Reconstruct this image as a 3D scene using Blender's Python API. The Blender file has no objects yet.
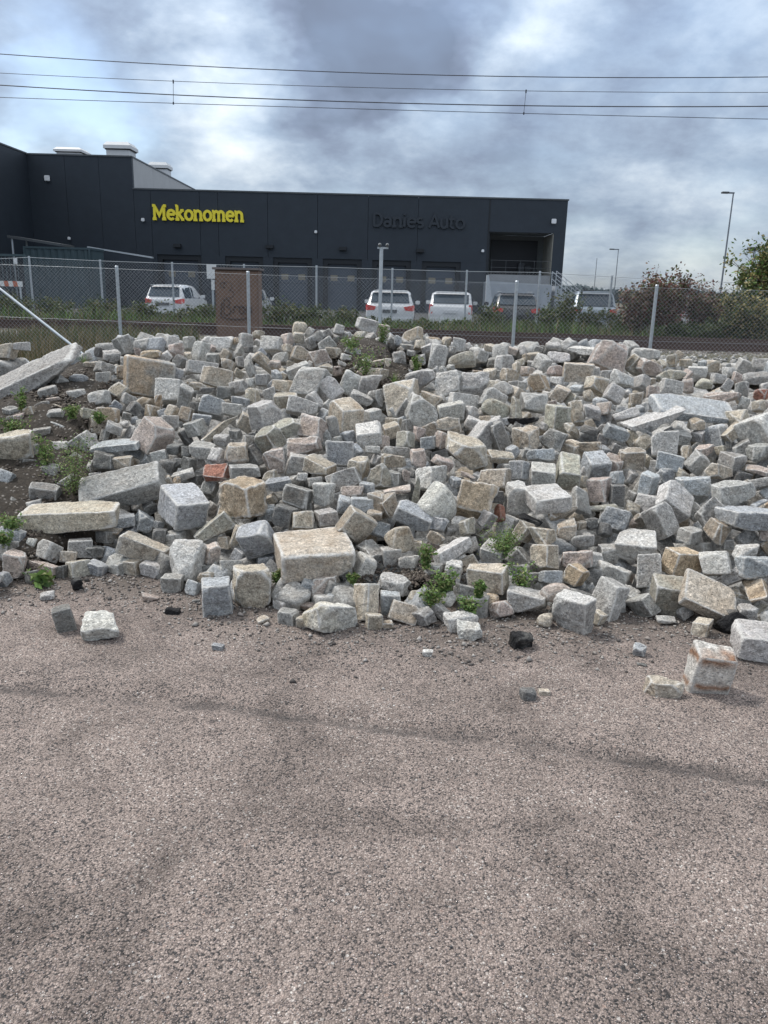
import bpy, bmesh, math, random
import numpy as np
from mathutils import Vector, Matrix
random.seed(7)
RNG = np.random.default_rng(11)
C = bpy.context.scene.collection
SC = bpy.context.scene
R = math.radians

# ------------------------------------------------------------------ camera
F = 800.0
PITCH, ROLL, EYE = R(15.4), R(1.5), 1.6
cam_d = bpy.data.cameras.new('camera')
cam = bpy.data.objects.new('camera', cam_d); C.objects.link(cam)
cam_d.sensor_fit = 'VERTICAL'; cam_d.sensor_height = 32.0
cam_d.lens = 32.0 * F / 1024
cam_d.clip_start = 0.05; cam_d.clip_end = 3000
fwd = Vector((0, math.cos(PITCH), -math.sin(PITCH)))
_r0 = Vector((1, 0, 0)); _u0 = Vector((0, math.sin(PITCH), math.cos(PITCH)))
rgt = _r0 * math.cos(ROLL) + _u0 * math.sin(ROLL)
upv = _u0 * math.cos(ROLL) - _r0 * math.sin(ROLL)
CAM = Vector((0, 0, EYE))
cam.matrix_world = Matrix.Translation(CAM) @ Matrix((rgt, upv, -fwd)).transposed().to_4x4()
SC.camera = cam

def ray(px, py):
    return fwd + rgt * ((px - 384) / F) + upv * ((512 - py) / F)
def pixy(px, py, Y):
    d = ray(px, py); return CAM + d * (Y / d.y)
def pixz(px, py, z=0.0):
    d = ray(px, py); return CAM + d * ((z - EYE) / d.z)
def project(p):
    v = Vector(p) - CAM; z = v.dot(fwd)
    return 384 + F * v.dot(rgt) / z, 512 - F * v.dot(upv) / z

# ------------------------------------------------------------------ world: daylight sky under broken cloud
SC.view_settings.view_transform = 'Standard'
SC.view_settings.look = 'None'
SC.view_settings.gamma = 1
SC.view_settings.exposure = 1.02
SUN_EL, SUN_AZ = R(54), R(-62)           # azimuth from +Y towards +X
W = bpy.data.worlds.new('World'); SC.world = W; W.use_nodes = True
nt = W.node_tree; N = nt.nodes; L = nt.links
for n in list(N): N.remove(n)
def nd(tree, t, **k):
    n = tree.nodes.new(t)
    for a, v in k.items(): setattr(n, a, v)
    return n
def math_(tree, op, a, b=None, c=None):
    n = tree.nodes.new('ShaderNodeMath'); n.operation = op
    for i, v in enumerate((a, b, c)):
        if v is None: continue
        if hasattr(v, 'node'): tree.links.new(v, n.inputs[i])
        else: n.inputs[i].default_value = v
    return n.outputs[0]
def vmath(tree, op, a, b=None):
    n = tree.nodes.new('ShaderNodeVectorMath'); n.operation = op
    for i, v in enumerate((a, b)):
        if v is None: continue
        if hasattr(v, 'node'): tree.links.new(v, n.inputs[i])
        else: n.inputs[i].default_value = v
    return n
def noise(tree, vec, scale, detail=4, rough=.55, dist=0.0):
    n = tree.nodes.new('ShaderNodeTexNoise')
    n.inputs['Scale'].default_value = scale; n.inputs['Detail'].default_value = detail
    n.inputs['Roughness'].default_value = rough; n.inputs['Distortion'].default_value = dist
    if vec is not None: tree.links.new(vec, n.inputs['Vector'])
    return n
def ramp(tree, fac, stops, interp='LINEAR'):
    n = tree.nodes.new('ShaderNodeValToRGB'); n.color_ramp.interpolation = interp
    e = n.color_ramp.elements
    while len(e) < len(stops): e.new(0.5)
    for i, (p, c) in enumerate(stops):
        e[i].position = p; e[i].color = (c[0], c[1], c[2], 1) if hasattr(c, '__len__') else (c, c, c, 1)
    tree.links.new(fac, n.inputs[0]); return n.outputs[0]
def mixc(tree, fac, a, b, mode='MIX'):
    n = tree.nodes.new('ShaderNodeMix'); n.data_type = 'RGBA'; n.blend_type = mode
    for sock, v in ((n.inputs[0], fac), (n.inputs[6], a), (n.inputs[7], b)):
        if hasattr(v, 'node'): tree.links.new(v, sock)
        elif hasattr(v, '__len__'): sock.default_value = (v[0], v[1], v[2], 1)
        else: sock.default_value = v
    return n.outputs[2]
sky = nd(nt, 'ShaderNodeTexSky'); sky.sky_type = 'NISHITA'; sky.sun_disc = False
sky.sun_elevation = SUN_EL; sky.sun_rotation = SUN_AZ
bg1 = nd(nt, 'ShaderNodeBackground'); bg1.inputs[1].default_value = 0.10
L.new(sky.outputs[0], bg1.inputs[0])
tc = nd(nt, 'ShaderNodeTexCoord')
sep = nd(nt, 'ShaderNodeSeparateXYZ'); L.new(tc.outputs['Generated'], sep.inputs[0])
zz = math_(nt, 'ADD', math_(nt, 'MAXIMUM', sep.outputs[2], 0.0), 0.42)
cmb = nd(nt, 'ShaderNodeCombineXYZ')
L.new(math_(nt, 'DIVIDE', sep.outputs[0], zz), cmb.inputs[0])
L.new(math_(nt, 'DIVIDE', sep.outputs[1], zz), cmb.inputs[1])
L.new(math_(nt, 'MULTIPLY', zz, 0.6), cmb.inputs[2])
uv = cmb.outputs[0]
n1 = noise(nt, uv, 2.3, 8, .56, .2); n2 = noise(nt, uv, 6.0, 9, .60, .1)
dens = math_(nt, 'ADD', math_(nt, 'MULTIPLY', math_(nt, 'SUBTRACT', n1.outputs[0], .5), .60),
             math_(nt, 'MULTIPLY', math_(nt, 'SUBTRACT', n2.outputs[0], .5), 0.85))
# the cloud banks that stand in this sky (direction, width, how much brighter or darker)
wob = vmath(nt, 'SCALE', vmath(nt, 'SUBTRACT', noise(nt, uv, 4.0, 4, .6).outputs[1], (.5, .5, .5)).outputs[0])
wob.inputs[3].default_value = 0.20
dirn = vmath(nt, 'ADD', tc.outputs['Generated'], wob.outputs[0])
for (px, py, rad, amp) in ((340, 20, 75, -.46), (420, 35, 75, -.46), (370, 80, 60, -.22), (285, 5, 26, .30), (195, 55, 45, .26), (245, 25, 40, .14), (50, 75, 70, .04),
                           (90, 15, 100, -.16), (215, 148, 60, .24), (130, 115, 60, -.06), (400, 122, 45, .30), (480, 112, 40, .14), (505, 60, 55, .22), (620, 50, 80, -.26),
                           (735, 15, 60, .20), (725, 100, 60, -.24), (640, 150, 90, .04), (510, 160, 90, -.20), (320, 160, 60, -.08), (690, 230, 140, .02), (560, 20, 50, .16), (30, 140, 60, -.06)):
    d = ray(px, py).normalized()
    dd = vmath(nt, 'DISTANCE', dirn.outputs[0], tuple(d)).outputs['Value']
    g = math_(nt, 'POWER', 2.718, math_(nt, 'MULTIPLY', math_(nt, 'POWER', math_(nt, 'DIVIDE', dd, rad / 800 * .9), 2.0), -1.0))
    dens = math_(nt, 'ADD', dens, math_(nt, 'MULTIPLY', g, amp))
fac = math_(nt, 'ADD', dens, 0.5)
cl = ramp(nt, fac, ((0.0, (.12, .145, .20)), (.22, (.165, .20, .275)), (.42, (.25, .31, .40)), (.56, (.35, .415, .50)), (.72, (.50, .56, .62)), (.92, (.70, .73, .76))))
bg2 = nd(nt, 'ShaderNodeBackground'); bg2.inputs[1].default_value = 1.0
# high up the cloud deck is whiter than the blue-grey banks near the horizon
lum = nd(nt, 'ShaderNodeRGBToBW'); L.new(cl, lum.inputs[0])
white = mixc(nt, 1.0, lum.outputs[0], (.97, 1.0, 1.03), 'MULTIPLY')
cl = mixc(nt, ramp(nt, sep.outputs[2], ((.30, 0.0), (.60, .95))), cl, white)
L.new(cl, bg2.inputs[0])
# an overcast sky is brightest overhead, about three times the horizon (CIE overcast sky)
L.new(math_(nt, 'ADD', math_(nt, 'MULTIPLY', math_(nt, 'MAXIMUM', sep.outputs[2], 0.0), 1.30), .57), bg2.inputs[1])
cov = ramp(nt, noise(nt, uv, 3.1, 4, .5, .2).outputs[0], ((.40, .97), (.50, .90), (.66, .72)))
for (px, py, rad) in ((75, 72, 46), (100, 112, 34), (20, 145, 30), (30, 60, 30)):      # thin places where blue sky shows
    dd = vmath(nt, 'DISTANCE', dirn.outputs[0], tuple(ray(px, py).normalized())).outputs['Value']
    g = math_(nt, 'POWER', 2.718, math_(nt, 'MULTIPLY', math_(nt, 'POWER', math_(nt, 'DIVIDE', dd, rad / 800), 2.0), -1.0))
    cov = math_(nt, 'MULTIPLY', cov, math_(nt, 'SUBTRACT', 1.0, math_(nt, 'MULTIPLY', g, .55)))
mx = nd(nt, 'ShaderNodeMixShader'); L.new(cov, mx.inputs[0]); L.new(bg1.outputs[0], mx.inputs[1]); L.new(bg2.outputs[0], mx.inputs[2])
out = nd(nt, 'ShaderNodeOutputWorld'); L.new(mx.outputs[0], out.inputs[0])
sun_d = bpy.data.lights.new('sun', 'SUN'); sun_d.energy = 1.5; sun_d.angle = R(10); sun_d.color = (1, .96, .9)
sun = bpy.data.objects.new('sun', sun_d); C.objects.link(sun)
sdir = Vector((math.sin(SUN_AZ) * math.cos(SUN_EL), math.cos(SUN_AZ) * math.cos(SUN_EL), math.sin(SUN_EL)))
sun.rotation_euler = sdir.to_track_quat('Z', 'Y').to_euler(); sun.location = (0, 0, 30)

# ------------------------------------------------------------------ helpers
def meta(o, label=None, cat=None, group=None, kind=None):
    for k, v in (('label', label), ('category', cat), ('group', group), ('kind', kind)):
        if v: o[k] = v
    return o
def link(name, me, parent=None, loc=None):
    o = bpy.data.objects.new(name, me); C.objects.link(o)
    if parent: o.parent = parent
    if loc is not None: o.location = loc
    return o
def empty(name, loc, label=None, cat=None, group=None, rz=0):
    o = bpy.data.objects.new(name, None); C.objects.link(o)
    o.empty_display_size = .2
    o.location = loc; o.rotation_euler = (0, 0, rz)
    return meta(o, label, cat, group)
def npmesh(name, verts, faces, mats=(), smooth=False, cols=None, fmats=None, wear=None):
    """verts (n,3), faces (m,k) all the same k"""
    verts = np.asarray(verts, dtype=np.float32); faces = np.asarray(faces, dtype=np.int32)
    me = bpy.data.meshes.new(name)
    k = faces.shape[1]
    me.vertices.add(len(verts)); me.vertices.foreach_set('co', verts.ravel())
    me.loops.add(faces.size); me.loops.foreach_set('vertex_index', faces.ravel())
    me.polygons.add(len(faces)); me.polygons.foreach_set('loop_start', np.arange(0, faces.size, k, dtype=np.int32))
    me.polygons.foreach_set('loop_total', np.full(len(faces), k, dtype=np.int32))
    if smooth: me.polygons.foreach_set('use_smooth', np.ones(len(faces), dtype=bool))
    for m in mats: me.materials.append(m)
    if fmats is not None: me.polygons.foreach_set('material_index', np.asarray(fmats, dtype=np.int32))
    if cols is not None:
        a = me.color_attributes.new('tint', 'FLOAT_COLOR', 'POINT')
        a.data.foreach_set('color', np.asarray(cols, dtype=np.float32).ravel())
    if wear is not None:
        a = me.attributes.new('wear', 'FLOAT', 'POINT'); a.data.foreach_set('value', np.asarray(wear, dtype=np.float32))
    me.update(calc_edges=True)
    return me
class MB:
    def __init__(s): s.v = []; s.f = []
    def add(s, vs, fs):
        b = len(s.v); s.v += [tuple(v) for v in vs]; s.f += [tuple(b + i for i in f) for f in fs]; return s
    def box(s, x0, x1, y0, y1, z0, z1):
        return s.add([(x0, y0, z0), (x1, y0, z0), (x1, y1, z0), (x0, y1, z0), (x0, y0, z1), (x1, y0, z1), (x1, y1, z1), (x0, y1, z1)],
                     [(0, 3, 2, 1), (4, 5, 6, 7), (0, 1, 5, 4), (1, 2, 6, 5), (2, 3, 7, 6), (3, 0, 4, 7)])
    def tube(s, a, b, r0, r1=None, n=8, cap=True):
        a = Vector(a); b = Vector(b); r1 = r0 if r1 is None else r1
        d = (b - a); d = d.normalized() if d.length > 1e-9 else Vector((0, 0, 1))
        t = Vector((0, 0, 1)) if abs(d.z) < .9 else Vector((1, 0, 0))
        u = d.cross(t).normalized(); w = d.cross(u)
        vs = []
        for p, r in ((a, r0), (b, r1)):
            for i in range(n):
                t_ = 2 * math.pi * i / n; vs.append(p + u * (r * math.cos(t_)) + w * (r * math.sin(t_)))
        fs = [(i, (i + 1) % n, n + (i + 1) % n, n + i) for i in range(n)]
        if cap: fs += [tuple(range(n - 1, -1, -1)), tuple(range(n, 2 * n))]
        return s.add(vs, fs)
    def prism(s, pts, y0, y1):
        """polygon pts (x,z) extruded along y"""
        n = len(pts)
        vs = [(x, y0, z) for x, z in pts] + [(x, y1, z) for x, z in pts]
        return s.add(vs, [tuple(range(n)), tuple(range(2 * n - 1, n - 1, -1))] + [(i, i + n, (i + 1) % n + n, (i + 1) % n) for i in range(n)])
    def build(s, name, mat, parent=None, smooth=False, loc=None, bevel=0):
        me = bpy.data.meshes.new(name); me.from_pydata(s.v, [], s.f)
        if bevel:
            bm = bmesh.new(); bm.from_mesh(me)
            bmesh.ops.bevel(bm, geom=bm.edges[:], offset=bevel, segments=2, affect='EDGES', clamp_overlap=True)
            bm.to_mesh(me); bm.free()
        if mat: me.materials.append(mat)
        if smooth:
            me.polygons.foreach_set('use_smooth', np.ones(len(me.polygons), dtype=bool))
        me.update()
        return link(name, me, parent, loc)
def copy_tree(o, parent=None):
    c = o.copy(); C.objects.link(c)
    if parent: c.parent = parent
    for ch in o.children: copy_tree(ch, c)
    return c

# ------------------------------------------------------------------ materials
def mat(name, col=(.5, .5, .5), rough=.7, metal=0.0, var=0.0, vscale=6.0, bump=0.0, bscale=40.0, spec=.5, coords='Object'):
    m = bpy.data.materials.new(name); m.use_nodes = True
    t = m.node_tree; b = t.nodes['Principled BSDF']
    b.inputs['Base Color'].default_value = (*col, 1); b.inputs['Roughness'].default_value = rough
    b.inputs['Metallic'].default_value = metal; b.inputs['Specular IOR Level'].default_value = spec
    tcn = t.nodes.new('ShaderNodeTexCoord')
    if var:
        n = noise(t, tcn.outputs[coords], vscale, 6, .65)
        c = ramp(t, n.outputs[0], ((.3, tuple(x * (1 - var) for x in col)), (.7, tuple(min(1, x * (1 + var)) for x in col))))
        t.links.new(c, b.inputs['Base Color'])
    if bump:
        n = noise(t, tcn.outputs[coords], bscale, 5, .6)
        bp = t.nodes.new('ShaderNodeBump'); bp.inputs['Strength'].default_value = bump; bp.inputs['Distance'].default_value = .02
        t.links.new(n.outputs[0], bp.inputs['Height']); t.links.new(bp.outputs[0], b.inputs['Normal'])
    return m

def granite_material():
    m = bpy.data.materials.new('granite'); m.use_nodes = True
    t = m.node_tree; b = t.nodes['Principled BSDF']
    at = t.nodes.new('ShaderNodeAttribute'); at.attribute_name = 'tint'
    geo = t.nodes.new('ShaderNodeNewGeometry'); pos = geo.outputs['Position']
    # broad stains (iron brown), amount in the tint's alpha
    st = noise(t, pos, 9, 5, .6, .6)
    sf = math_(t, 'MULTIPLY', ramp(t, st.outputs[0], ((.44, 0.0), (.66, 1.0))), at.outputs['Alpha'])
    base = mixc(t, sf, at.outputs['Color'], (.36, .265, .175))
    # mineral patches and speckle
    p1 = noise(t, pos, 48, 6, .7)
    base = mixc(t, 1.0, base, ramp(t, p1.outputs[0], ((.32, .60), (.5, 1.0), (.68, 1.38))), 'MULTIPLY')
    v = t.nodes.new('ShaderNodeTexVoronoi'); v.inputs['Scale'].default_value = 165; t.links.new(pos, v.inputs['Vector'])
    sp = t.nodes.new('ShaderNodeSeparateColor'); t.links.new(v.outputs['Color'], sp.inputs[0])
    base = mixc(t, 1.0, base, ramp(t, sp.outputs[0], ((0.0, .52), (.14, .84), (.5, 1.0), (.85, 1.10), (1.0, 1.45))), 'MULTIPLY')
    # chalky dust and pale lichen
    ln = noise(t, pos, 5.5, 6, .7, .4)
    base = mixc(t, ramp(t, ln.outputs[0], ((.52, 0.0), (.72, .45))), base, (.50, .50, .47))
    # dark soil grime
    dn = noise(t, vmath(t, 'ADD', pos, (13.1, 4.2, 7.7)).outputs[0], 7.0, 6, .68, .3)
    base = mixc(t, ramp(t, dn.outputs[0], ((.54, 0.0), (.74, .6))), base, (.10, .085, .07))
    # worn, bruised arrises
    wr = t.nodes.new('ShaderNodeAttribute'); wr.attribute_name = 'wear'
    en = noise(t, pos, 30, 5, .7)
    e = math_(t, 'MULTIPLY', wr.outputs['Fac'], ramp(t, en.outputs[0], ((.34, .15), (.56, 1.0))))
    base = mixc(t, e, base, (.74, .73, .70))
    t.links.new(base, b.inputs['Base Color'])
    b.inputs['Roughness'].default_value = .86; b.inputs['Specular IOR Level'].default_value = .3
    h1 = noise(t, pos, 42, 6, .68); h2 = noise(t, pos, 140, 4, .6)
    h = math_(t, 'ADD', math_(t, 'MULTIPLY', h1.outputs[0], 1.0), math_(t, 'MULTIPLY', h2.outputs[0], .35))
    bp = t.nodes.new('ShaderNodeBump'); bp.inputs['Strength'].default_value = 1.0; bp.inputs['Distance'].default_value = .022
    t.links.new(h, bp.inputs['Height']); t.links.new(bp.outputs[0], b.inputs['Normal'])
    return m
M_GRAN = granite_material()

def soil_material(name, a, b_, stones=.25):
    m = bpy.data.materials.new(name); m.use_nodes = True
    t = m.node_tree; b = t.nodes['Principled BSDF']
    pos = t.nodes.new('ShaderNodeNewGeometry').outputs['Position']
    n1 = noise(t, pos, 3.2, 7, .65); n2 = noise(t, pos, 38, 6, .7)
    c = ramp(t, n1.outputs[0], ((.3, a), (.7, b_)))
    c = mixc(t, 1.0, c, ramp(t, n2.outputs[0], ((.25, .45), (.5, 1.0), (.8, 1.7))), 'MULTIPLY')
    v = t.nodes.new('ShaderNodeTexVoronoi'); v.inputs['Scale'].default_value = 45; t.links.new(pos, v.inputs['Vector'])
    sp = t.nodes.new('ShaderNodeSeparateColor'); t.links.new(v.outputs['Color'], sp.inputs[0])
    c = mixc(t, math_(t, 'MULTIPLY', math_(t, 'GREATER_THAN', sp.outputs[0], 1 - stones), ramp(t, v.outputs['Distance'], ((.2, 1.0), (.45, 0.0)))), c, (.26, .24, .22))
    t.links.new(c, b.inputs['Base Color']); b.inputs['Roughness'].default_value = .95
    bp = t.nodes.new('ShaderNodeBump'); bp.inputs['Strength'].default_value = 1.0; bp.inputs['Distance'].default_value = .03
    t.links.new(n2.outputs[0], bp.inputs['Height']); t.links.new(bp.outputs[0], b.inputs['Normal'])
    return m
M_SOIL = soil_material('dark_soil', (.030, .024, .018), (.065, .052, .040))
M_FIELD = soil_material('rough_ground', (.06, .06, .035), (.13, .115, .08), .1)

def gravel_material():
    m = bpy.data.materials.new('bound_gravel'); m.use_nodes = True
    t = m.node_tree; b = t.nodes['Principled BSDF']
    geo = t.nodes.new('ShaderNodeNewGeometry'); pos = geo.outputs['Position']
    v = t.nodes.new('ShaderNodeTexVoronoi'); v.inputs['Scale'].default_value = 185; v.inputs['Randomness'].default_value = 1.0
    t.links.new(pos, v.inputs['Vector'])
    sp = t.nodes.new('ShaderNodeSeparateColor'); t.links.new(v.outputs['Color'], sp.inputs[0])
    n3 = noise(t, pos, 2.1, 6, .7, .5)      # where the binder has worn off more dark chips show
    fs = math_(t, 'SUBTRACT', sp.outputs[0], ramp(t, n3.outputs[0], ((.42, 0.0), (.68, .20))))
    c = ramp(t, fs, ((0.0, (.07, .066, .066)), (.12, (.19, .158, .146)), (.32, (.315, .258, .23)), (.70, (.39, .318, .282)), (.92, (.49, .41, .37)), (1.0, (.72, .68, .63))))
    c = mixc(t, 1.0, c, ramp(t, sp.outputs[1], ((0.0, .78), (.5, 1.0), (1.0, 1.22))), 'MULTIPLY')
    v2 = t.nodes.new('ShaderNodeTexVoronoi'); v2.inputs['Scale'].default_value = 84; t.links.new(pos, v2.inputs['Vector'])      # a sprinkling of larger chips
    s2 = t.nodes.new('ShaderNodeSeparateColor'); t.links.new(v2.outputs['Color'], s2.inputs[0])
    m2 = math_(t, 'MULTIPLY', math_(t, 'GREATER_THAN', s2.outputs[0], .84), math_(t, 'LESS_THAN', v2.outputs['Distance'], .40))
    c = mixc(t, math_(t, 'MULTIPLY', m2, .85), c, ramp(t, s2.outputs[1], ((0.0, (.07, .068, .07)), (.35, (.20, .16, .15)), (.6, (.46, .34, .29)), (.85, (.52, .46, .42)), (1.0, (.74, .71, .68)))))
    # dark gaps between the chips
    c = mixc(t, 1.0, c, ramp(t, v.outputs['Distance'], ((.25, 1.0), (.65, .58))), 'MULTIPLY')
    # worn and dirty areas
    n1 = noise(t, pos, 1.15, 7, .66, .9)
    d = ramp(t, n1.outputs[0], ((.32, .54), (.43, .80), (.52, 1.0), (.75, 1.08)))
    n2 = noise(t, pos, 7.0, 5, .6)
    d2 = ramp(t, n2.outputs[0], ((.28, .80), (.6, 1.06)))
    c = mixc(t, 1.0, c, d, 'MULTIPLY'); c = mixc(t, 1.0, c, d2, 'MULTIPLY')
    # black grit lying in the long tyre groove
    xyz = t.nodes.new('ShaderNodeSeparateXYZ'); t.links.new(pos, xyz.inputs[0])
    nw = noise(t, pos, 2.4, 4, .6)
    yy = math_(t, 'ADD', xyz.outputs[1], math_(t, 'ADD', math_(t, 'MULTIPLY', math_(t, 'SUBTRACT', nw.outputs[0], .5), .12), math_(t, 'MULTIPLY', math_(t, 'SUBTRACT', noise(t, pos, 11, 5, .7).outputs[0], .5), .11)))
    yl = groove_y_nodes(t, xyz.outputs[0])
    dy = math_(t, 'ABSOLUTE', math_(t, 'SUBTRACT', yy, yl))
    gm = ramp(t, dy, ((0.0, .66), (.022, .5), (.055, 0.0)))
    gm = math_(t, 'MULTIPLY', gm, ramp(t, noise(t, pos, 1.9, 4, .7).outputs[0], ((.38, .05), (.52, 1.0))))
    c = mixc(t, gm, c, (.045, .042, .042))
    so = t.nodes.new('ShaderNodeAttribute'); so.attribute_name = 'wear'      # soil trodden into the yard along the heap
    sm = math_(t, 'MULTIPLY', so.outputs['Fac'], ramp(t, noise(t, pos, 6, 6, .7).outputs[0], ((.36, .1), (.56, 1.0))))
    c = mixc(t, sm, c, (.115, .098, .085))
    t.links.new(c, b.inputs['Base Color']); b.inputs['Roughness'].default_value = .9; b.inputs['Specular IOR Level'].default_value = .35
    h = math_(t, 'ADD', math_(t, 'MULTIPLY', v.outputs['Distance'], -1.0), math_(t, 'MULTIPLY', n2.outputs[0], 2.0))
    bp = t.nodes.new('ShaderNodeBump'); bp.inputs['Strength'].default_value = .8; bp.inputs['Distance'].default_value = .006
    t.links.new(h, bp.inputs['Height']); t.links.new(bp.outputs[0], b.inputs['Normal'])
    return m
# the groove as a quadratic y(x) through three points read on the ground
_g = [pixz(40, 697), pixz(380, 733), pixz(720, 782)]
_A = np.linalg.solve(np.array([[p.x ** 2, p.x, 1] for p in _g]), np.array([p.y for p in _g]))
def groove_y(x): return _A[0] * x * x + _A[1] * x + _A[2]
def groove_y_nodes(t, x):
    return math_(t, 'ADD', math_(t, 'MULTIPLY', math_(t, 'ADD', math_(t, 'MULTIPLY', x, float(_A[0])), float(_A[1])), x), float(_A[2]))
M_GRAVEL = gravel_material()
def chip_material(name):
    m = bpy.data.materials.new(name); m.use_nodes = True
    t = m.node_tree; b = t.nodes['Principled BSDF']
    at = t.nodes.new('ShaderNodeAttribute'); at.attribute_name = 'tint'
    t.links.new(at.outputs['Color'], b.inputs['Base Color']); b.inputs['Roughness'].default_value = .85
    return m
M_CHIP = chip_material('stone_chips')
def leaf_material(name, trans=.25):
    m = bpy.data.materials.new(name); m.use_nodes = True
    t = m.node_tree; b = t.nodes['Principled BSDF']
    at = t.nodes.new('ShaderNodeAttribute'); at.attribute_name = 'tint'
    t.links.new(at.outputs['Color'], b.inputs['Base Color']); b.inputs['Roughness'].default_value = .6
    b.inputs['Specular IOR Level'].default_value = .35
    tr = t.nodes.new('ShaderNodeBsdfTranslucent'); t.links.new(at.outputs['Color'], tr.inputs[0])
    mxn = t.nodes.new('ShaderNodeMixShader'); mxn.inputs[0].default_value = trans
    t.links.new(b.outputs[0], mxn.inputs[1]); t.links.new(tr.outputs[0], mxn.inputs[2])
    t.links.new(mxn.outputs[0], t.nodes['Material Output'].inputs[0])
    return m
M_LEAF = leaf_material('leaf')
M_STEM = mat('plant_stem', (.10, .09, .05), .8)
M_TWIG = mat('brown_twig', (.09, .06, .045), .85)
M_GALV = mat('galvanised_steel', (.50, .54, .58), .45, .55, .12, 20)
M_WIRE = mat('fence_wire', (.34, .36, .39), .55, .3)

# ------------------------------------------------------------------ ground
def sstep(a, b, x):
    t = np.clip((x - a) / (b - a), 0, 1); return t * t * (3 - 2 * t)
def ground_z(x, y):
    """large terrain, all metres"""
    z = .10 * sstep(11.5, 14, y) + .24 * sstep(15.5, 19.5, y) - .19 * sstep(25.5, 28, y)
    z = z - .35 * sstep(60, 200, y) * 0
    return z
def vnoise(P, seed=0):
    """value noise in 3-D on an (n,3) array, -1..1"""
    P = np.asarray(P, float); i = np.floor(P).astype(np.int64); f = P - i; f = f * f * (3 - 2 * f)
    def h(a, b, c):
        n = (a * 374761393 + b * 668265263 + c * 2147483647 + seed * 144269504) & 0xffffffff
        n = ((n ^ (n >> 13)) * 1274126177) & 0xffffffff
        n = (n ^ (n >> 16)) & 0xffff
        return n / 32767.5 - 1
    r = 0
    for dx in (0, 1):
        for dy in (0, 1):
            for dz in (0, 1):
                w = (f[:, 0] if dx else 1 - f[:, 0]) * (f[:, 1] if dy else 1 - f[:, 1]) * (f[:, 2] if dz else 1 - f[:, 2])
                r = r + w * h(i[:, 0] + dx, i[:, 1] + dy, i[:, 2] + dz)
    return r
def grid_mesh(name, xs, ys, zf, mat_, kind='structure', smooth=True):
    X, Y = np.meshgrid(xs, ys); Z = zf(X, Y)
    v = np.stack([X.ravel(), Y.ravel(), Z.ravel()], 1)
    nx, ny = len(xs), len(ys)
    i = np.arange(ny - 1)[:, None] * nx + np.arange(nx - 1)[None, :]; i = i.ravel()
    f = np.stack([i, i + 1, i + nx + 1, i + nx], 1)
    o = link(name, npmesh(name, v, f, [mat_], smooth)); meta(o, kind=kind); return o
xs = np.concatenate([[-1500, -600, -250, -120, -70], np.arange(-50, 51, 2.0), [70, 120, 250, 600, 1500]])
ys = np.concatenate([[-1200, -300, -60, -20, -5, 5, 9, 11], np.arange(11.5, 29, .5), [32, 40, 60, 90, 150, 300, 600, 1200, 2400]])
def terr(X, Y):
    z = ground_z(X, Y)
    near = (Y > 11) & (Y < 29)
    z = z + np.where(near, .03 * vnoise(np.stack([X.ravel() * .8, Y.ravel() * .8, X.ravel() * 0], 1)).reshape(X.shape), 0)
    return z
grid_mesh('ground', xs, ys, terr, M_FIELD)
def yard_z(X, Y):
    P = np.stack([X.ravel(), Y.ravel(), X.ravel() * 0], 1)
    z = .010 * vnoise(P * 1.3, 3) + .004 * vnoise(P * 5, 4)
    d = Y.ravel() - groove_y(X.ravel())
    z = z - .016 * np.exp(-(d / .04) ** 2) + .008 * np.exp(-((d - .13) / .07) ** 2)
    return (z.reshape(X.shape)) + .03
grid_mesh('gravel_yard', np.concatenate([np.arange(-11, -3, .5), np.arange(-3, 3, .035), np.arange(3, 11.1, .5)]),
          np.concatenate([np.arange(-9, .8, .7), np.arange(.9, 4.6, .035), np.arange(4.7, 10.6, .6)]), yard_z, M_GRAVEL)
ZG = .03      # top of the yard surface

# ------------------------------------------------------------------ the heap: a height field under the stones
foot_px = [(-200, 590), (0, 590), (60, 577), (110, 573), (160, 582), (200, 597), (250, 608), (330, 622), (400, 620), (460, 632), (520, 612), (575, 628), (640, 612), (700, 622), (768, 652), (1000, 680)]
crest_px = [(-260, 372), (0, 368), (50, 372), (95, 362), (120, 350), (150, 345), (200, 347), (250, 346), (300, 340), (340, 338), (375, 340), (430, 345), (470, 352), (520, 358), (560, 352), (600, 352), (640, 356), (700, 366), (768, 372), (1100, 380)]
YC = 8.1
_f = np.array([tuple(pixz(a, b, ZG))[:2] for a, b in foot_px]); _c = np.array([(lambda p: (p.x, p.z))(pixy(a, b, YC)) for a, b in crest_px])
def foot_y(x): return np.interp(x, _f[:, 0], _f[:, 1])
_yo = bpy.data.objects['gravel_yard'].data
_co = np.zeros(len(_yo.vertices) * 3); _yo.vertices.foreach_get('co', _co); _co = _co.reshape(-1, 3)
_a = _yo.attributes.new('wear', 'FLOAT', 'POINT'); _a.data.foreach_set('value', np.clip(1 - (foot_y(_co[:, 0]) - _co[:, 1] + .12 * vnoise(_co * 3, 9)) / .42, 0, 1).astype(np.float32) * .9)
def crest_z(x): return np.interp(x, _c[:, 0], _c[:, 1])
def H(x, y):
    x = np.asarray(x, float); y = np.asarray(y, float)
    yf = foot_y(x); zc = crest_z(x)
    t = (y - yf) / (YC - yf)
    up = 1 - np.clip(1 - t, 0, 2) ** 1.85
    dn = 1 - np.clip((y - YC) / 2.2, 0, 1) ** 1.6
    h = np.where(t < 1, up, dn) * zc
    h = h + (.07 * np.sin(x * 2.1 + y * 1.3) * np.sin(y * 1.9 - x * .7)) * np.clip(t * 2.5, 0, 1) * np.clip(2.2 - t, 0, 1) * (t < 1.3)
    h = h * sstep(7.2, 5.6, np.abs(x))
    return np.where(t < 0, t * 1.0, h)
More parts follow.
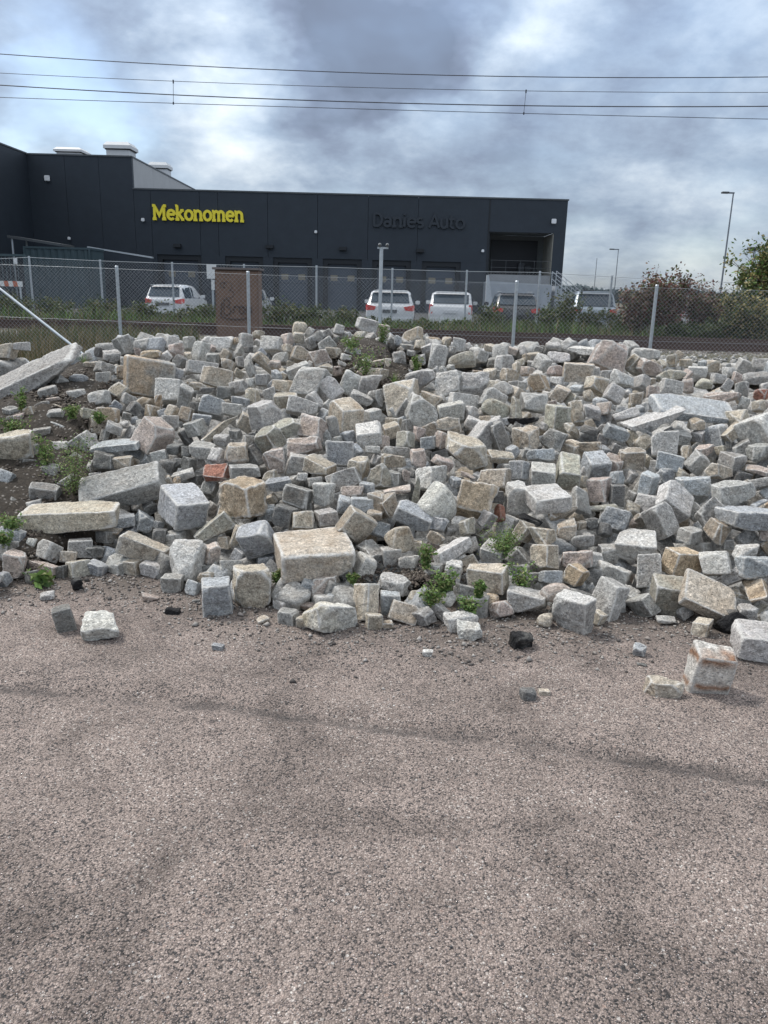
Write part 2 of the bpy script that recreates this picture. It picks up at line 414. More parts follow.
def hit_heap(px, py, off=0.0):
    d = ray(px, py)
    ys_ = np.linspace(2.4, 10.2, 1200)
    s = ys_ / d.y
    g = H(d.x * s, ys_) + off + ZG - (EYE + d.z * s)
    k = np.argmax(g > 0)
    if not (g > 0).any():
        k = int(np.argmax(g))            # skims the crest
    return float(ys_[k])
SOIL_SPOTS = [(30, 470, 75, 105), (60, 400, 48, 42), (70, 380, 45, 22), (360, 352, 34, 20), (395, 372, 20, 14), (20, 540, 28, 24), (415, 575, 40, 10)]
def soilness(px, py):
    m = 0.0
    for cx, cy, rx, ry in SOIL_SPOTS:
        m = max(m, 1.25 - math.hypot((px - cx) / rx, (py - cy) / ry))
    return min(1.0, max(0.0, m * 2.2))
def soil_mesh():
    xs = np.arange(-7.4, 7.41, .09); ys = np.arange(3.2, 10.6, .08)
    def z(X, Y):
        h = H(X, Y)
        s = np.zeros(X.size)
        for k, (x, y, hh) in enumerate(zip(X.ravel(), Y.ravel(), h.ravel())):
            px, py = project((x, y, hh)); s[k] = soilness(px, py)
        s = s.reshape(X.shape)
        P = np.stack([X.ravel(), Y.ravel(), X.ravel() * 0], 1)
        n = (.025 * vnoise(P * 4, 5) + .018 * vnoise(P * 11, 6)).reshape(X.shape)
        return np.maximum(h - .37 * (1 - s) + .01 * s + n * (.4 + .6 * s), -.12 + 0 * h) + ZG - .02
    return grid_mesh('soil_mound', xs, ys, z, M_SOIL)
soil_mesh()

# ------------------------------------------------------------------ stones
def cube_sphere(n):
    verts = {}; V = []; Fc = []
    def vid(p):
        k = tuple(int(round(q * n * 2)) for q in p)
        if k not in verts: verts[k] = len(V); V.append(p)
        return verts[k]
    g = [(-1 + 2 * i / n) for i in range(n + 1)]
    for ax in range(3):
        for sg in (-1, 1):
            for i in range(n):
                for j in range(n):
                    q = []
                    for a, b in ((i, j), (i + 1, j), (i + 1, j + 1), (i, j + 1)):
                        p = [0, 0, 0]; p[ax] = sg; p[(ax + 1) % 3] = g[a]; p[(ax + 2) % 3] = g[b]; q.append(vid(tuple(p)))
                    Fc.append(q if sg > 0 else q[::-1])
    V = np.array(V, float)
    V = np.sign(V) * np.sin(np.abs(V) * math.pi / 4) / math.sin(math.pi / 4) * .5 + V * .5   # a little closer to the edges
    return V, np.array(Fc)
CS = {n: cube_sphere(n) for n in (4, 5, 8, 12, 18, 26)}

def stone_verts(dims, shape, res, seed, s_k=False):
    """dims: full sizes (a,b,c). returns verts centred on 0"""
    r = np.random.default_rng(seed)
    U = CS[res][0]; hd = np.array(dims) / 2
    Pn, Pc, = [], []
    if shape == 'r': jit, p, nch = .10, 7, 5
    elif shape == 'i': jit, p, nch = .15, 28, 7
    elif shape == 's': jit, p, nch = .10, 28, 4
    elif shape == 'L': jit, p, nch = .04, 22, 4
    else: jit, p, nch = .065, 30, 4
    for ax in range(3):
        for sg in (-1, 1):
            n = np.zeros(3); n[ax] = sg; n = n + r.normal(0, jit, 3) * np.array([1, 1, 1]); n /= np.linalg.norm(n)
            Pn.append(n); Pc.append(hd[ax] * r.uniform(.96, 1.03) * (1.0 if shape != 'i' else r.uniform(.85, 1.05)))
    for _ in range(nch):       # knocked-off corners and edges
        s = r.choice([-1, 1], 3).astype(float)
        if r.random() < .5: s[r.integers(3)] *= r.uniform(0, .25)
        corner = s * hd
        n = s / hd; n = n / np.linalg.norm(n); n = n + r.normal(0, .18, 3); n /= np.linalg.norm(n)
        cut = {'r': r.uniform(.62, .8), 'i': r.uniform(.72, .93), 's': r.uniform(.78, .95), 'L': r.uniform(.86, .97)}.get(shape, r.uniform(.80, .97))
        Pn.append(n); Pc.append(abs(np.dot(n, corner)) * cut)
    if shape == 'r':
        for _ in range(6):
            n = r.normal(0, 1, 3); n /= np.linalg.norm(n); Pn.append(n); Pc.append(np.linalg.norm(n * hd) * r.uniform(.98, 1.1))
    Pn = np.array(Pn); Pc = np.array(Pc)
    X = U * hd
    q = np.maximum(X @ Pn.T, 0) / Pc
    t = (np.sum(q ** p, 1)) ** (-1.0 / p)
    o2 = np.argsort(q, 1)[:, -2:]; ii = np.arange(len(q)); cosn = np.sum(Pn[o2[:, 0]] * Pn[o2[:, 1]], 1)
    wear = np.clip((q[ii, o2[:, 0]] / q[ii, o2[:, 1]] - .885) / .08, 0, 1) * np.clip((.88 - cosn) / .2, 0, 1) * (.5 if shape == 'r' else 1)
    X = X * t[:, None]
    fl = r.uniform(.74, 1.16, len(Pn)); fl[4:6] = fl[4:6] * .5 + .55; face = fl[o2[:, 1]]      # each face weathered its own way
    m = min(dims)
    nrm = X / (hd ** 2); nrm /= np.linalg.norm(nrm, axis=1)[:, None]
    o = r.uniform(0, 50, 3)
    amp = .10 if s_k else {'r': .02, 'i': .055, 's': .03, 'L': .028}.get(shape, .026)
    if res >= 5:
        dsp = amp * m * vnoise(X / m * 2.6 + o, 1) + (amp * .6 * m * vnoise(X / m * 6.5 + o, 2) if res >= 8 else 0)
        if res >= 18: dsp = dsp + amp * .45 * m * vnoise(X / m * 15 + o, 7)
        X = X + nrm * np.asarray(dsp)[:, None]
    if shape in ('c', 'f', 'L'):     # skewed, never a true box
        sh = r.normal(0, .07, 4)
        X = X + np.stack([X[:, 2] * sh[0], X[:, 0] * sh[1], X[:, 1] * sh[2] * .5], 1)
    return X, wear, face

def fit_box(w, h, b, Rb, roll_axis_basis):
    """local sizes so that the box, turned by Rb, shows w x h across the line of sight"""
    er, eu = roll_axis_basis
    a, c = w * .85, h * .85
    for _ in range(12):
        hx = [Rb @ Vector((sx * a / 2, sy * b / 2, sz * c / 2)) for sx in (-1, 1) for sy in (-1, 1) for sz in (-1, 1)]
        W_ = max(v.dot(er) for v in hx) - min(v.dot(er) for v in hx)
        H_ = max(v.dot(eu) for v in hx) - min(v.dot(eu) for v in hx)
        a = min(1.2 * w, max(.45 * w, a * w / W_)); c = min(1.2 * h, max(.30 * h, c * h / H_))
        if W_ > 1.03 * w and a <= .46 * w or H_ > 1.03 * h and c <= .31 * h: b *= .92
    g = (a * b * c) ** (1 / 3) * .42
    return max(a * 1.07, g), max(b, g), max(c * 1.07, g if c * 3 > b else c * 1.07)

COL = {'g': (.38, .375, .36), 'l': (.55, .54, .52), 'b': (.42, .44, .46), 'd': (.19, .19, .185), 't': (.53, .475, .395), 'w': (.70, .685, .64),
       'p': (.52, .44, .395), 'o': (.52, .42, .31), 'r': (.36, .17, .125), 'y': (.46, .445, .38), 'k': (.022, .022, .024)}
STAIN = {'t': .6, 'o': 1.0, 'y': .5, 'p': .3, 'l': .22, 'g': .2, 'w': .15, 'b': .06, 'd': .1, 'r': .1, 'k': 0}
CNAME = {'g': 'grey', 'l': 'light grey', 'b': 'bluish grey', 'd': 'dark grey', 't': 'tan grey', 'w': 'whitish', 'p': 'pinkish', 'o': 'rusty orange', 'r': 'reddish brown', 'y': 'greenish grey', 'k': 'black'}

# every stone that can be told apart: centre x, centre y, width, height (all as seen), turn, shape, colour
RAW = """
10,388,152,32,-33,i,g; 3,353,24,14,0,i,t; 22,346,17,10,-3,c,l; 59,381,18,14,25,c,g; 78,379,18,13,0,c,b; 48,392,19,13,-12,c,l; 53,399,14,6,-8,i,p
99,399,18,16,-15,c,l; 91,365,17,12,-6,i,t; 105,369,20,15,10,i,g; 103,378,17,14,0,c,g; 111,356,20,16,0,i,l; 56,415,17,13,-8,c,l; 56,405,16,6,0,i,t
88,415,17,12,8,c,y; 30,413,15,11,-15,i,t; 19,417,9,8,0,i,p; 10,411,14,11,0,i,g; 42,432,18,12,-3,c,l; 119,391,18,14,35,c,t; 128,400,14,10,30,c,g
109,415,18,14,-8,c,o; 114,428,18,13,25,c,g; 127,416,10,10,20,c,g; 124,425,10,9,0,i,l; 94,436,6,5,0,i,l; 12,447,46,38,-5,i,t; 34,451,13,15,0,i,g
7,478,15,14,20,c,b; 45,493,29,22,12,s,g; 52,470,17,12,-10,i,g; 61,446,16,11,-20,i,l; 118,445,46,13,-8,s,b; 122,462,22,14,-5,c,t; 104,462,20,18,0,i,d
126,487,76,46,-14,c,g; 97,496,18,9,-10,i,o; 73,517,90,30,-5,L,t; 104,531,34,8,-8,s,t; 12,536,24,17,10,c,b; 124,521,24,16,-5,c,b; 31,543,11,9,10,i,w
48,551,24,18,20,c,l; 15,566,20,28,12,i,p; 6,552,16,18,0,i,g; 80,548,26,20,3,c,g; 68,557,18,11,0,c,t; 44,567,34,15,10,c,p; 62,572,10,13,0,i,d
79,569,24,18,-5,c,y; 97,568,20,17,5,c,b; 118,565,27,20,0,c,g; 77,584,14,14,0,i,k; 47,596,14,9,0,i,l; 105,537,18,12,0,c,d; 120,545,13,12,0,c,d; 97,552,13,12,0,i,d
144,549,44,24,28,c,t; 153,569,24,18,3,c,l; 173,583,19,21,0,c,l; 190,561,32,42,10,i,l; 160,536,14,14,0,c,d; 152,598,18,7,5,i,p; 212,553,23,22,0,i,p
231,566,26,13,-8,i,l; 205,578,20,11,-20,i,t; 251,588,42,42,0,i,t; 154,436,34,40,34,c,p; 175,449,15,14,0,c,d; 186,452,12,12,0,c,d; 160,457,15,12,-20,c,g
168,466,17,17,5,c,d; 178,463,10,10,0,c,d; 189,464,14,14,15,c,d; 203,451,24,19,3,c,g; 218,457,18,16,20,c,l; 183,475,20,10,-12,s,l; 167,484,13,16,-30,c,t
177,481,9,9,0,i,o; 184,507,58,54,8,c,b; 216,475,27,19,-15,i,r; 243,498,58,48,0,i,o; 214,528,40,20,-38,i,y; 236,536,13,22,20,i,t; 257,539,34,38,-24,c,b
222,440,15,14,0,c,g; 237,453,22,22,0,i,t; 244,471,30,17,0,c,g; 248,442,13,14,0,i,l; 222,426,50,13,-34,c,t; 149,378,54,44,10,c,o; 165,344,28,18,0,i,l
142,344,18,12,0,i,l; 156,346,20,14,8,c,b; 190,344,16,14,0,i,l; 177,350,16,13,0,i,p; 201,352,17,22,10,c,l; 150,355,22,9,0,i,o; 138,352,8,8,0,i,p
188,356,10,10,0,i,t; 181,362,14,15,30,c,d; 202,368,30,12,2,c,l; 218,378,30,18,8,c,t; 178,375,12,10,0,c,b; 170,392,26,24,0,c,l; 185,398,14,26,25,c,l
159,401,9,14,0,i,o; 196,386,16,10,0,i,t; 207,390,18,10,5,i,d; 225,393,16,14,0,c,d; 238,388,20,14,0,i,l; 251,383,12,10,0,i,l; 212,408,26,20,5,c,b
232,410,20,13,5,c,l; 241,402,16,11,0,c,b; 186,415,14,15,15,c,t; 172,413,13,14,20,c,t; 134,409,15,15,30,c,d; 195,408,10,11,0,c,d; 196,428,22,18,-20,c,g
201,420,19,12,10,c,b; 170,423,19,14,0,c,g; 221,343,22,14,0,i,w; 213,358,14,12,0,c,g; 225,356,15,14,30,i,t; 246,341,16,13,0,c,l; 249,350,10,8,0,c,d
228,367,13,14,0,i,t; 240,362,10,10,0,c,g; 250,367,12,22,-20,i,g; 252,397,14,14,0,i,t; 264,415,31,31,-8,c,l; 300,328,18,14,0,r,t; 298,338,13,13,0,i,t
318,338,14,14,30,i,d; 311,343,12,14,-10,i,g; 327,346,16,13,-30,i,g; 335,353,14,14,0,i,t; 339,330,10,10,20,c,l; 344,335,8,6,0,i,l; 367,325,22,15,12,c,l
287,340,13,14,0,i,p; 271,344,22,15,0,c,l; 259,335,13,8,0,i,t; 289,350,14,9,0,i,t; 301,355,22,17,20,i,t; 281,358,17,11,0,i,g; 266,364,13,30,-38,c,t
320,359,22,19,-20,i,p; 326,370,14,13,0,i,t; 298,371,23,17,-15,c,l; 276,364,12,11,0,i,p; 277,375,12,12,0,c,b; 263,380,14,13,0,c,g; 346,358,12,8,5,i,l
342,364,10,5,0,i,l; 353,352,15,8,10,i,g; 378,363,18,10,-5,i,t; 312,383,34,28,15,c,l; 330,390,23,22,-38,c,l; 283,387,22,13,0,i,t; 286,400,24,17,0,c,t
302,407,30,17,12,c,l; 315,401,14,20,-35,i,g; 351,384,24,22,25,i,l; 367,386,20,21,10,i,g; 362,398,22,12,20,s,l; 376,374,25,15,5,i,t; 346,416,36,40,4,c,t
372,415,20,16,0,c,l; 377,399,14,18,0,i,g; 369,435,27,27,0,f,w; 413,336,21,12,-5,c,t; 398,341,12,10,0,r,b; 407,347,14,8,0,c,g; 420,345,11,10,0,c,t
434,342,16,12,0,r,o; 446,342,10,12,0,i,t; 459,345,14,15,0,c,l; 452,350,8,7,0,i,g; 438,358,18,24,12,c,l; 462,360,30,14,-5,r,y; 480,357,18,12,8,i,g
399,361,16,19,0,i,l; 411,353,9,8,0,c,g; 422,360,9,12,0,i,g; 412,364,8,10,0,i,t; 387,366,8,15,0,i,t; 421,379,32,18,-15,i,l; 449,384,30,24,-5,i,l
471,384,26,22,10,i,l; 464,401,31,15,3,c,l; 402,398,35,32,-18,c,t; 428,400,22,18,30,i,t; 430,389,12,8,0,i,d; 421,414,30,28,25,i,l; 404,410,12,24,40,i,g
450,412,28,18,0,i,w; 450,425,26,14,5,i,t; 470,413,18,16,0,i,l; 496,410,32,18,12,r,y; 492,400,24,22,25,i,g; 495,362,18,12,0,i,g; 489,373,15,12,0,i,t
504,364,20,20,0,i,l; 508,376,14,13,0,i,t; 492,386,14,13,0,i,t; 503,390,18,15,-20,i,l; 477,374,10,8,0,i,o; 488,422,18,12,0,c,t; 497,426,16,18,-20,c,l
393,426,18,16,0,c,t; 399,419,14,5,3,c,b; 475,425,20,15,20,c,l; 553,346,20,13,0,r,l; 533,354,14,5,0,s,t; 526,358,10,9,0,i,t; 542,363,18,18,20,c,l
558,357,22,12,0,i,l; 585,350,36,17,0,i,l; 609,358,34,28,10,i,p; 578,372,30,22,0,c,t; 594,371,11,11,0,c,l; 606,375,12,12,0,c,g; 526,371,14,11,0,i,p
516,372,10,18,0,i,t; 556,371,17,12,-12,i,p; 537,383,20,18,-8,i,o; 557,381,14,9,0,c,l; 522,386,10,11,0,c,g; 560,394,19,19,20,c,t; 576,389,15,11,0,c,b
597,385,26,17,10,c,t; 589,396,13,13,0,r,t; 600,402,18,15,0,r,b; 614,394,17,17,30,c,l; 621,380,28,18,0,i,l; 533,403,24,20,0,i,l; 526,421,25,9,-8,i,k
557,419,24,31,5,c,y; 516,410,16,24,0,i,y; 577,412,15,24,-12,i,t; 573,431,24,14,48,i,t; 592,412,14,14,0,i,l; 604,409,16,13,0,i,p; 636,399,14,13,0,c,t
528,438,28,25,-5,i,t; 555,441,24,23,18,i,g; 590,431,20,13,0,i,d; 616,433,24,17,15,s,b; 626,415,26,11,-22,i,l; 650,368,24,19,22,i,p; 673,361,13,14,0,i,t
645,354,24,14,0,i,l; 686,363,14,12,0,i,t; 704,364,12,10,0,c,b; 712,366,14,15,0,i,t; 726,366,14,8,0,i,g; 697,371,19,13,0,c,l; 675,375,20,13,0,i,y
671,387,22,15,5,c,l; 688,386,14,14,0,i,p; 705,384,18,16,0,r,y; 653,391,13,10,0,i,p; 719,379,16,9,5,c,l; 729,372,14,12,0,i,l; 721,398,34,14,0,i,p
742,391,17,21,-10,i,g; 755,379,22,13,0,i,l; 761,395,16,13,0,i,r; 758,406,18,13,0,i,t; 760,364,18,11,0,i,l; 692,410,82,34,8,s,b; 655,418,58,20,-16,s,l
738,419,27,19,-10,i,t; 733,433,26,14,-38,c,t; 697,424,16,11,0,i,t; 758,431,38,34,-25,c,l; 664,445,28,23,0,c,l; 669,462,26,18,12,c,b; 697,463,18,22,35,c,l
704,449,27,17,0,i,p; 686,453,14,13,0,i,t; 731,462,25,27,0,c,g; 720,472,34,18,10,i,t; 728,493,40,25,-12,i,l; 757,470,24,14,0,c,p; 760,452,22,20,0,i,g
760,484,24,13,-15,i,g; 675,501,36,34,42,c,l; 693,487,30,24,0,i,b; 648,485,22,30,0,c,b; 660,522,28,34,-28,c,l; 745,516,52,32,5,i,b; 718,530,28,20,22,i,o
711,513,30,20,-38,i,g; 690,535,24,20,0,c,l; 765,533,14,20,0,i,p; 760,503,26,9,-8,i,b; 519,471,20,20,0,c,b; 541,456,28,15,-5,i,b; 543,475,25,25,0,c,w
568,472,24,38,3,f,y; 596,466,22,30,-4,f,b; 600,490,25,25,-3,c,p; 614,462,22,19,18,i,p; 617,478,17,14,0,c,b; 617,495,14,22,0,c,d; 631,458,26,24,0,i,t
546,499,40,33,-5,c,l; 516,499,22,34,2,i,l; 577,500,24,24,12,i,g; 564,514,36,14,-14,i,t; 603,508,30,9,3,s,y; 617,520,34,22,15,i,b; 566,530,18,22,-10,i,t
580,525,12,11,0,i,t; 592,524,14,11,0,i,d; 605,530,18,17,0,r,d; 585,535,20,12,0,r,g; 545,536,26,16,0,i,t; 525,532,20,21,25,c,t; 590,446,26,13,-5,i,t
531,518,26,13,0,i,k; 545,557,26,28,0,c,t; 577,559,32,20,0,i,p; 576,575,27,24,22,c,o; 597,560,16,17,0,i,l; 582,541,28,13,0,r,g; 608,553,18,19,0,c,g
637,546,44,36,-8,c,l; 551,577,22,13,0,c,b; 532,577,24,12,0,i,g; 555,592,36,24,-3,r,p; 527,601,40,25,3,c,l; 574,612,42,47,0,i,l; 545,620,17,17,0,r,t
612,574,34,22,8,i,l; 607,599,32,38,22,c,l; 628,597,22,22,0,i,g; 649,573,28,34,0,c,g; 670,596,34,40,12,c,y; 681,562,36,30,5,c,o; 707,597,56,38,28,f,t
716,563,32,27,-8,c,l; 731,578,36,13,-25,i,g; 745,553,24,19,0,i,l; 758,567,42,22,0,i,b; 758,592,38,22,-50,i,o; 748,611,18,14,20,i,l; 730,623,28,14,-35,i,k
757,641,50,38,4,c,l; 702,627,22,19,3,c,t; 666,619,21,11,14,i,l; 399,540,34,26,0,r,t; 391,557,20,20,0,c,g; 408,563,20,15,5,i,w; 452,552,40,19,-20,c,l
453,573,20,26,10,i,l; 434,570,20,13,0,i,g; 494,552,30,26,0,c,l; 488,577,42,34,0,c,t; 417,546,20,12,0,i,t; 435,538,16,12,25,i,t; 393,584,32,22,14,i,l
415,598,20,17,0,r,y; 404,613,28,22,18,c,t; 391,604,20,24,0,c,b; 447,599,18,14,-38,i,l; 440,610,20,13,36,c,l; 455,621,29,21,5,i,w; 470,632,25,17,-10,i,l
465,592,22,17,5,i,g; 491,602,22,17,5,r,o; 500,610,23,19,-5,i,p; 388,625,11,9,0,i,t; 312,552,86,50,-3,L,t; 286,587,22,14,-22,c,l; 306,589,16,24,15,c,b
326,586,28,27,-5,i,p; 345,570,18,26,-18,i,l; 365,566,23,24,25,c,l; 371,551,32,22,20,c,g; 283,603,22,17,0,c,l; 288,617,22,18,0,c,g; 306,606,22,10,5,i,p
341,600,27,15,0,c,b; 366,602,26,38,0,c,t; 330,618,51,32,3,i,w; 375,622,20,16,0,i,t; 302,622,14,15,0,i,t; 262,620,14,11,0,i,t; 270,440,28,26,-28,c,y
286,428,30,24,-14,c,y; 313,429,30,24,12,c,p; 333,427,11,22,-15,s,g; 303,446,34,19,-8,i,p; 275,460,20,26,-5,i,p; 340,454,27,24,5,c,b; 320,467,32,24,8,c,t
361,467,24,26,5,i,t; 373,450,14,8,0,c,w; 343,480,32,19,-20,c,l; 298,497,28,21,10,c,g; 279,484,25,16,-10,c,b; 271,476,16,9,-5,i,t; 314,483,16,11,-10,i,l
302,477,11,9,20,i,l; 324,494,22,24,0,c,l; 351,492,22,13,0,i,p; 367,488,16,14,0,c,b; 362,505,24,16,0,c,b; 343,505,13,20,10,i,b; 303,521,22,20,0,c,t
326,517,24,20,-4,c,l; 356,525,34,28,32,c,t; 374,516,16,14,0,i,t; 380,503,20,26,-35,i,t; 285,516,22,20,10,c,d; 381,477,26,22,0,i,y; 392,431,18,18,-15,c,t
405,440,20,16,0,c,y; 419,434,12,15,0,i,p; 428,443,16,13,-8,c,b; 440,440,15,17,30,i,p; 464,450,44,40,18,i,t; 484,434,24,24,35,c,l; 498,436,18,30,-25,c,g
501,458,26,13,5,i,t; 399,452,28,10,0,i,g; 393,461,24,13,0,i,t; 418,458,18,21,-10,i,p; 443,463,24,14,38,i,p; 434,478,32,25,6,i,l; 393,477,20,17,0,i,g
406,476,8,11,0,i,p; 397,490,26,10,-5,s,p; 414,491,12,34,-5,i,y; 441,504,44,36,35,r,w; 474,498,35,38,15,i,o; 455,482,14,13,0,i,b; 468,476,17,8,15,i,p
494,480,34,24,-3,i,t; 414,516,36,24,26,f,b; 387,507,22,26,-20,i,t; 438,524,22,15,10,i,b; 487,520,17,16,30,c,l; 467,527,18,16,-10,c,t; 499,513,13,20,0,r,r
497,497,13,12,0,c,d; 410,392,0,0,0,i,l
"""
LOOSE = """
64,618,24,28,-8,c,d; 99,627,38,32,3,i,w; 217,598,33,40,2,c,b; 196,602,7,6,0,i,d; 710,671,41,57,5,f,w; 664,688,36,24,15,i,t; 640,650,15,15,0,i,b
521,641,28,19,5,i,k; 529,695,19,16,0,r,d; 544,693,12,8,0,i,t; 427,653,10,7,0,i,w; 218,648,12,9,0,c,b; 173,612,14,8,0,i,k; 641,665,9,5,0,i,d
"""
# custom words: pixel -> (label, landmark phrase or None)
NOTE = {
 (10,388): ("long grey concrete kerb slab leaning up under the fence at the left edge", "the long leaning kerb slab"),
 (12,447): ("rough pale lump of broken rock at the far left edge of the heap", "the rough pale rock at the left edge"),
 (126,487): ("large flat grey rock lying slanted behind the long tan kerbstone", "the large slanted flat rock"),
 (73,517): ("long rough tan kerbstone lying level near the left foot of the heap", "the long tan kerbstone at left"),
 (118,445): ("thin pale bluish slab lying flat above the large slanted rock", "the thin pale bluish slab"),
 (154,436): ("tilted pinkish granite block beside the end of the thin bluish slab", "the tilted pinkish block"),
 (149,378): ("big orange and white stained boulder near the left top of the heap", "the orange stained boulder"),
 (184,507): ("big blue grey block with a dark pitted top below the red stone", "the big pitted block"),
 (216,475): ("only brick red stone, resting on the big pitted block", "the red stone"),
 (243,498): ("big brown broken boulder with a flat pale top right of the red stone", "the brown broken boulder"),
 (257,539): ("blue grey block tilted left between the brown boulder and long tan block", "the tilted blue grey block"),
 (312,552): ("longest tan granite block in the middle foot of the heap", "the long tan block in the middle"),
 (251,588): ("pinkish beige boulder at the foot right of the pale blue cube", "the pinkish beige foot boulder"),
 (190,561): ("tall rounded greenish grey stone standing at the left foot", "the tall greenish stone"),
 (144,549): ("smooth beige block tilted down to the right at the left foot", "the smooth tilted beige block"),
 (330,618): ("whitish boulder with a yellow and bluish face at the middle foot", "the whitish foot boulder"),
 (369,435): ("flat whitish square sett face turned to the viewer, upper middle", "the flat whitish square sett"),
 (346,416): ("large upright tan and grey block left above the whitish square sett", "the large upright tan block"),
 (464,450): ("very large brown and bluish sett in the upper middle right of centre", "the very large brown sett"),
 (441,504): ("big smooth speckled whitish boulder in the centre of the heap", "the speckled white boulder"),
 (474,498): ("big rusty brown rounded rock right of the speckled white boulder", "the rusty brown rock"),
 (414,516): ("flat pale bluish rectangular sett below left of the speckled white boulder", "the pale bluish flat sett"),
 (496,410): ("smooth greenish oval boulder in the upper right middle of the heap", "the smooth oval boulder"),
 (462,360): ("mossy flat oval boulder lying on the crest", "the mossy crest boulder"),
 (434,342): ("small rounded orange stone on the crest", "the orange crest stone"),
 (300,328): ("rounded tan stone topmost on the crest left of the soil mound", "the topmost rounded tan stone"),
 (367,325): ("pale block lying alone on top of the soil mound below the pole", "the pale block on the soil mound"),
 (526,421): ("thin black lump of old asphalt stuck between stones near the oval boulder", "the black asphalt lump"),
 (557,419): ("upright squared greenish beige block just right of the black asphalt lump", "the upright beige block"),
 (546,499): ("large light grey block with a chipped hollow in its upper edge", "the chipped light grey block"),
 (568,472): ("tall pale yellowish grey sett standing on end above the chipped block", "the tall standing sett"),
 (596,466): ("flat pale blue sett face standing on the pinkish square sett", "the pale blue standing sett"),
 (600,490): ("pinkish square sett facing the viewer below the pale blue standing sett", "the pinkish square sett"),
 (692,410): ("very large flat bluish concrete slab in the upper right of the heap", "the large concrete slab"),
 (655,418): ("smaller light slab piece lying against the left end of the concrete slab", None),
 (758,431): ("large light grey block at the right edge above the heap's middle", "the large right edge block"),
 (675,501): ("large light grey block standing on its corner like a diamond", "the diamond shaped block"),
 (745,516): ("wide flat bluish stone at the right edge with a pale top", "the wide bluish stone"),
 (707,597): ("long beige block with smooth face tilted down to the right at the right foot", "the long tilted beige block"),
 (681,562): ("orange tan block above the long tilted beige block", "the orange tan block"),
 (574,612): ("large grey wedge shaped stone with ridge, lowest in the right foot", "the grey wedge stone"),
 (555,592): ("smooth pink rounded stone behind the grey wedge stone", "the smooth pink stone"),
 (488,577): ("tan and white boulder with a pale face among weeds at the foot", "the tan and white boulder"),
 (527,601): ("long light grey block at the foot left of the grey wedge stone", "the long light foot block"),
 (637,546): ("large grey squared block right of centre above the foot", "the large squared grey block"),
 (757,641): ("large light grey block cut by the right edge of the picture at the foot", "the block at the right edge foot"),
 (217,598): ("pale blue grey cube standing in front of the heap's left foot", "the pale blue cube"),
 (64,618): ("dark sett with pale top standing alone left of the white stone", "the dark loose sett"),
 (99,627): ("rough white stone lying loose on the gravel at the left", "the loose white stone"),
 (710,671): ("white and rust banded square block lying loose on the gravel at right", "the rust banded loose block"),
 (664,688): ("low tan stone with white top, loose left of the rust banded block", None),
 (640,650): ("small pale bluish stone loose on the gravel before the right foot", None),
 (521,641): ("black lump of asphalt lying loose on the gravel at the foot", None),
 (529,695): ("dark bluish pebble lying alone on the gravel right of centre", None),
 (544,693): ("small tan pebble touching the right side of the dark bluish pebble", None),
 (427,653): ("tiny whitish pebble on the gravel just below the middle foot", None),
 (218,648): ("small bluish chip lying on the gravel below the pale blue cube", None),
 (173,612): ("flat black asphalt crumb on the gravel left of the pale blue cube", None),
 (641,665): ("tiny dark pebble on the gravel below the small pale bluish stone", None),
 (196,602): ("tiny dark pebble against the left side of the pale blue cube", None),
 (196,602): ("tiny dark pebble against the left side of the pale blue cube", None),
 (730,623): ("long black lump of asphalt at the foot beneath the long tilted beige block", None),
 (77,584): ("small black lump at the heap's left foot before a greenish sett", None),
 (31,543): ("tiny white stone in a dark hollow at the heap's left foot", None),
}
def parse(txt, loose):
    o = []
    for tok in txt.replace('\n', ';').split(';'):
        p = [q.strip() for q in tok.split(',')]
        if len(p) < 7: continue
        v = [float(q) for q in p[:5]]
        if v[2] <= 0: continue
        o.append(dict(px=v[0], py=v[1], w=v[2], h=v[3], rot=v[4], sh=p[5], col=p[6], loose=loose, hero=True))
    return o
STONES = parse(LOOSE, True) + parse(RAW, False)
# more stones between the catalogued ones, found by throwing darts at the picture of the slope
def crest_at(px): return np.interp(px, [a for a, b in crest_px], [b for a, b in crest_px])
def foot_at(px): return np.interp(px, [a for a, b in foot_px], [b for a, b in foot_px])
cx = [s['px'] for s in STONES]; cy = [s['py'] for s in STONES]; cr = [math.sqrt(s['w'] * s['h']) / 2 for s in STONES]
r_ = random.Random(5)
for k in range(26000):
    px = r_.uniform(-60, 828); top = crest_at(px); bot = foot_at(px)
    py = r_.uniform(top - 8, bot - 4)
    depth = hit_heap(px, py) if k % 1 == 0 else 5
    size = r_.choice((.10, .12, .13, .14, .15, .17, .19)) * (1.0 if k > 12000 else 1.15) * (.62 if k > 19000 else 1)
    rr = size * F / depth / 2
    sl = soilness(px, py)
    if sl > .25 and r_.random() < .80: continue
    a = np.array(cx); b = np.array(cy); c = np.array(cr)
    if (np.hypot(a - px, b - py) < (c + rr) * (.86 if k < 12000 else .76)).any(): continue
    cx.append(px); cy.append(py); cr.append(rr)
    blue = px < 260 and py > 400
    col = r_.choice('gggllllttbbdpy' if not blue else 'ggddbblt') if r_.random() < .97 else 'o'
    if py < 400 and r_.random() < .5: col = r_.choice('llltp')
    STONES.append(dict(px=px, py=py, w=2 * rr * r_.uniform(.9, 1.15), h=2 * rr * r_.uniform(.85, 1.1), rot=r_.uniform(-45, 45), sh=r_.choice('cccci'), col=col, loose=False, hero=False))

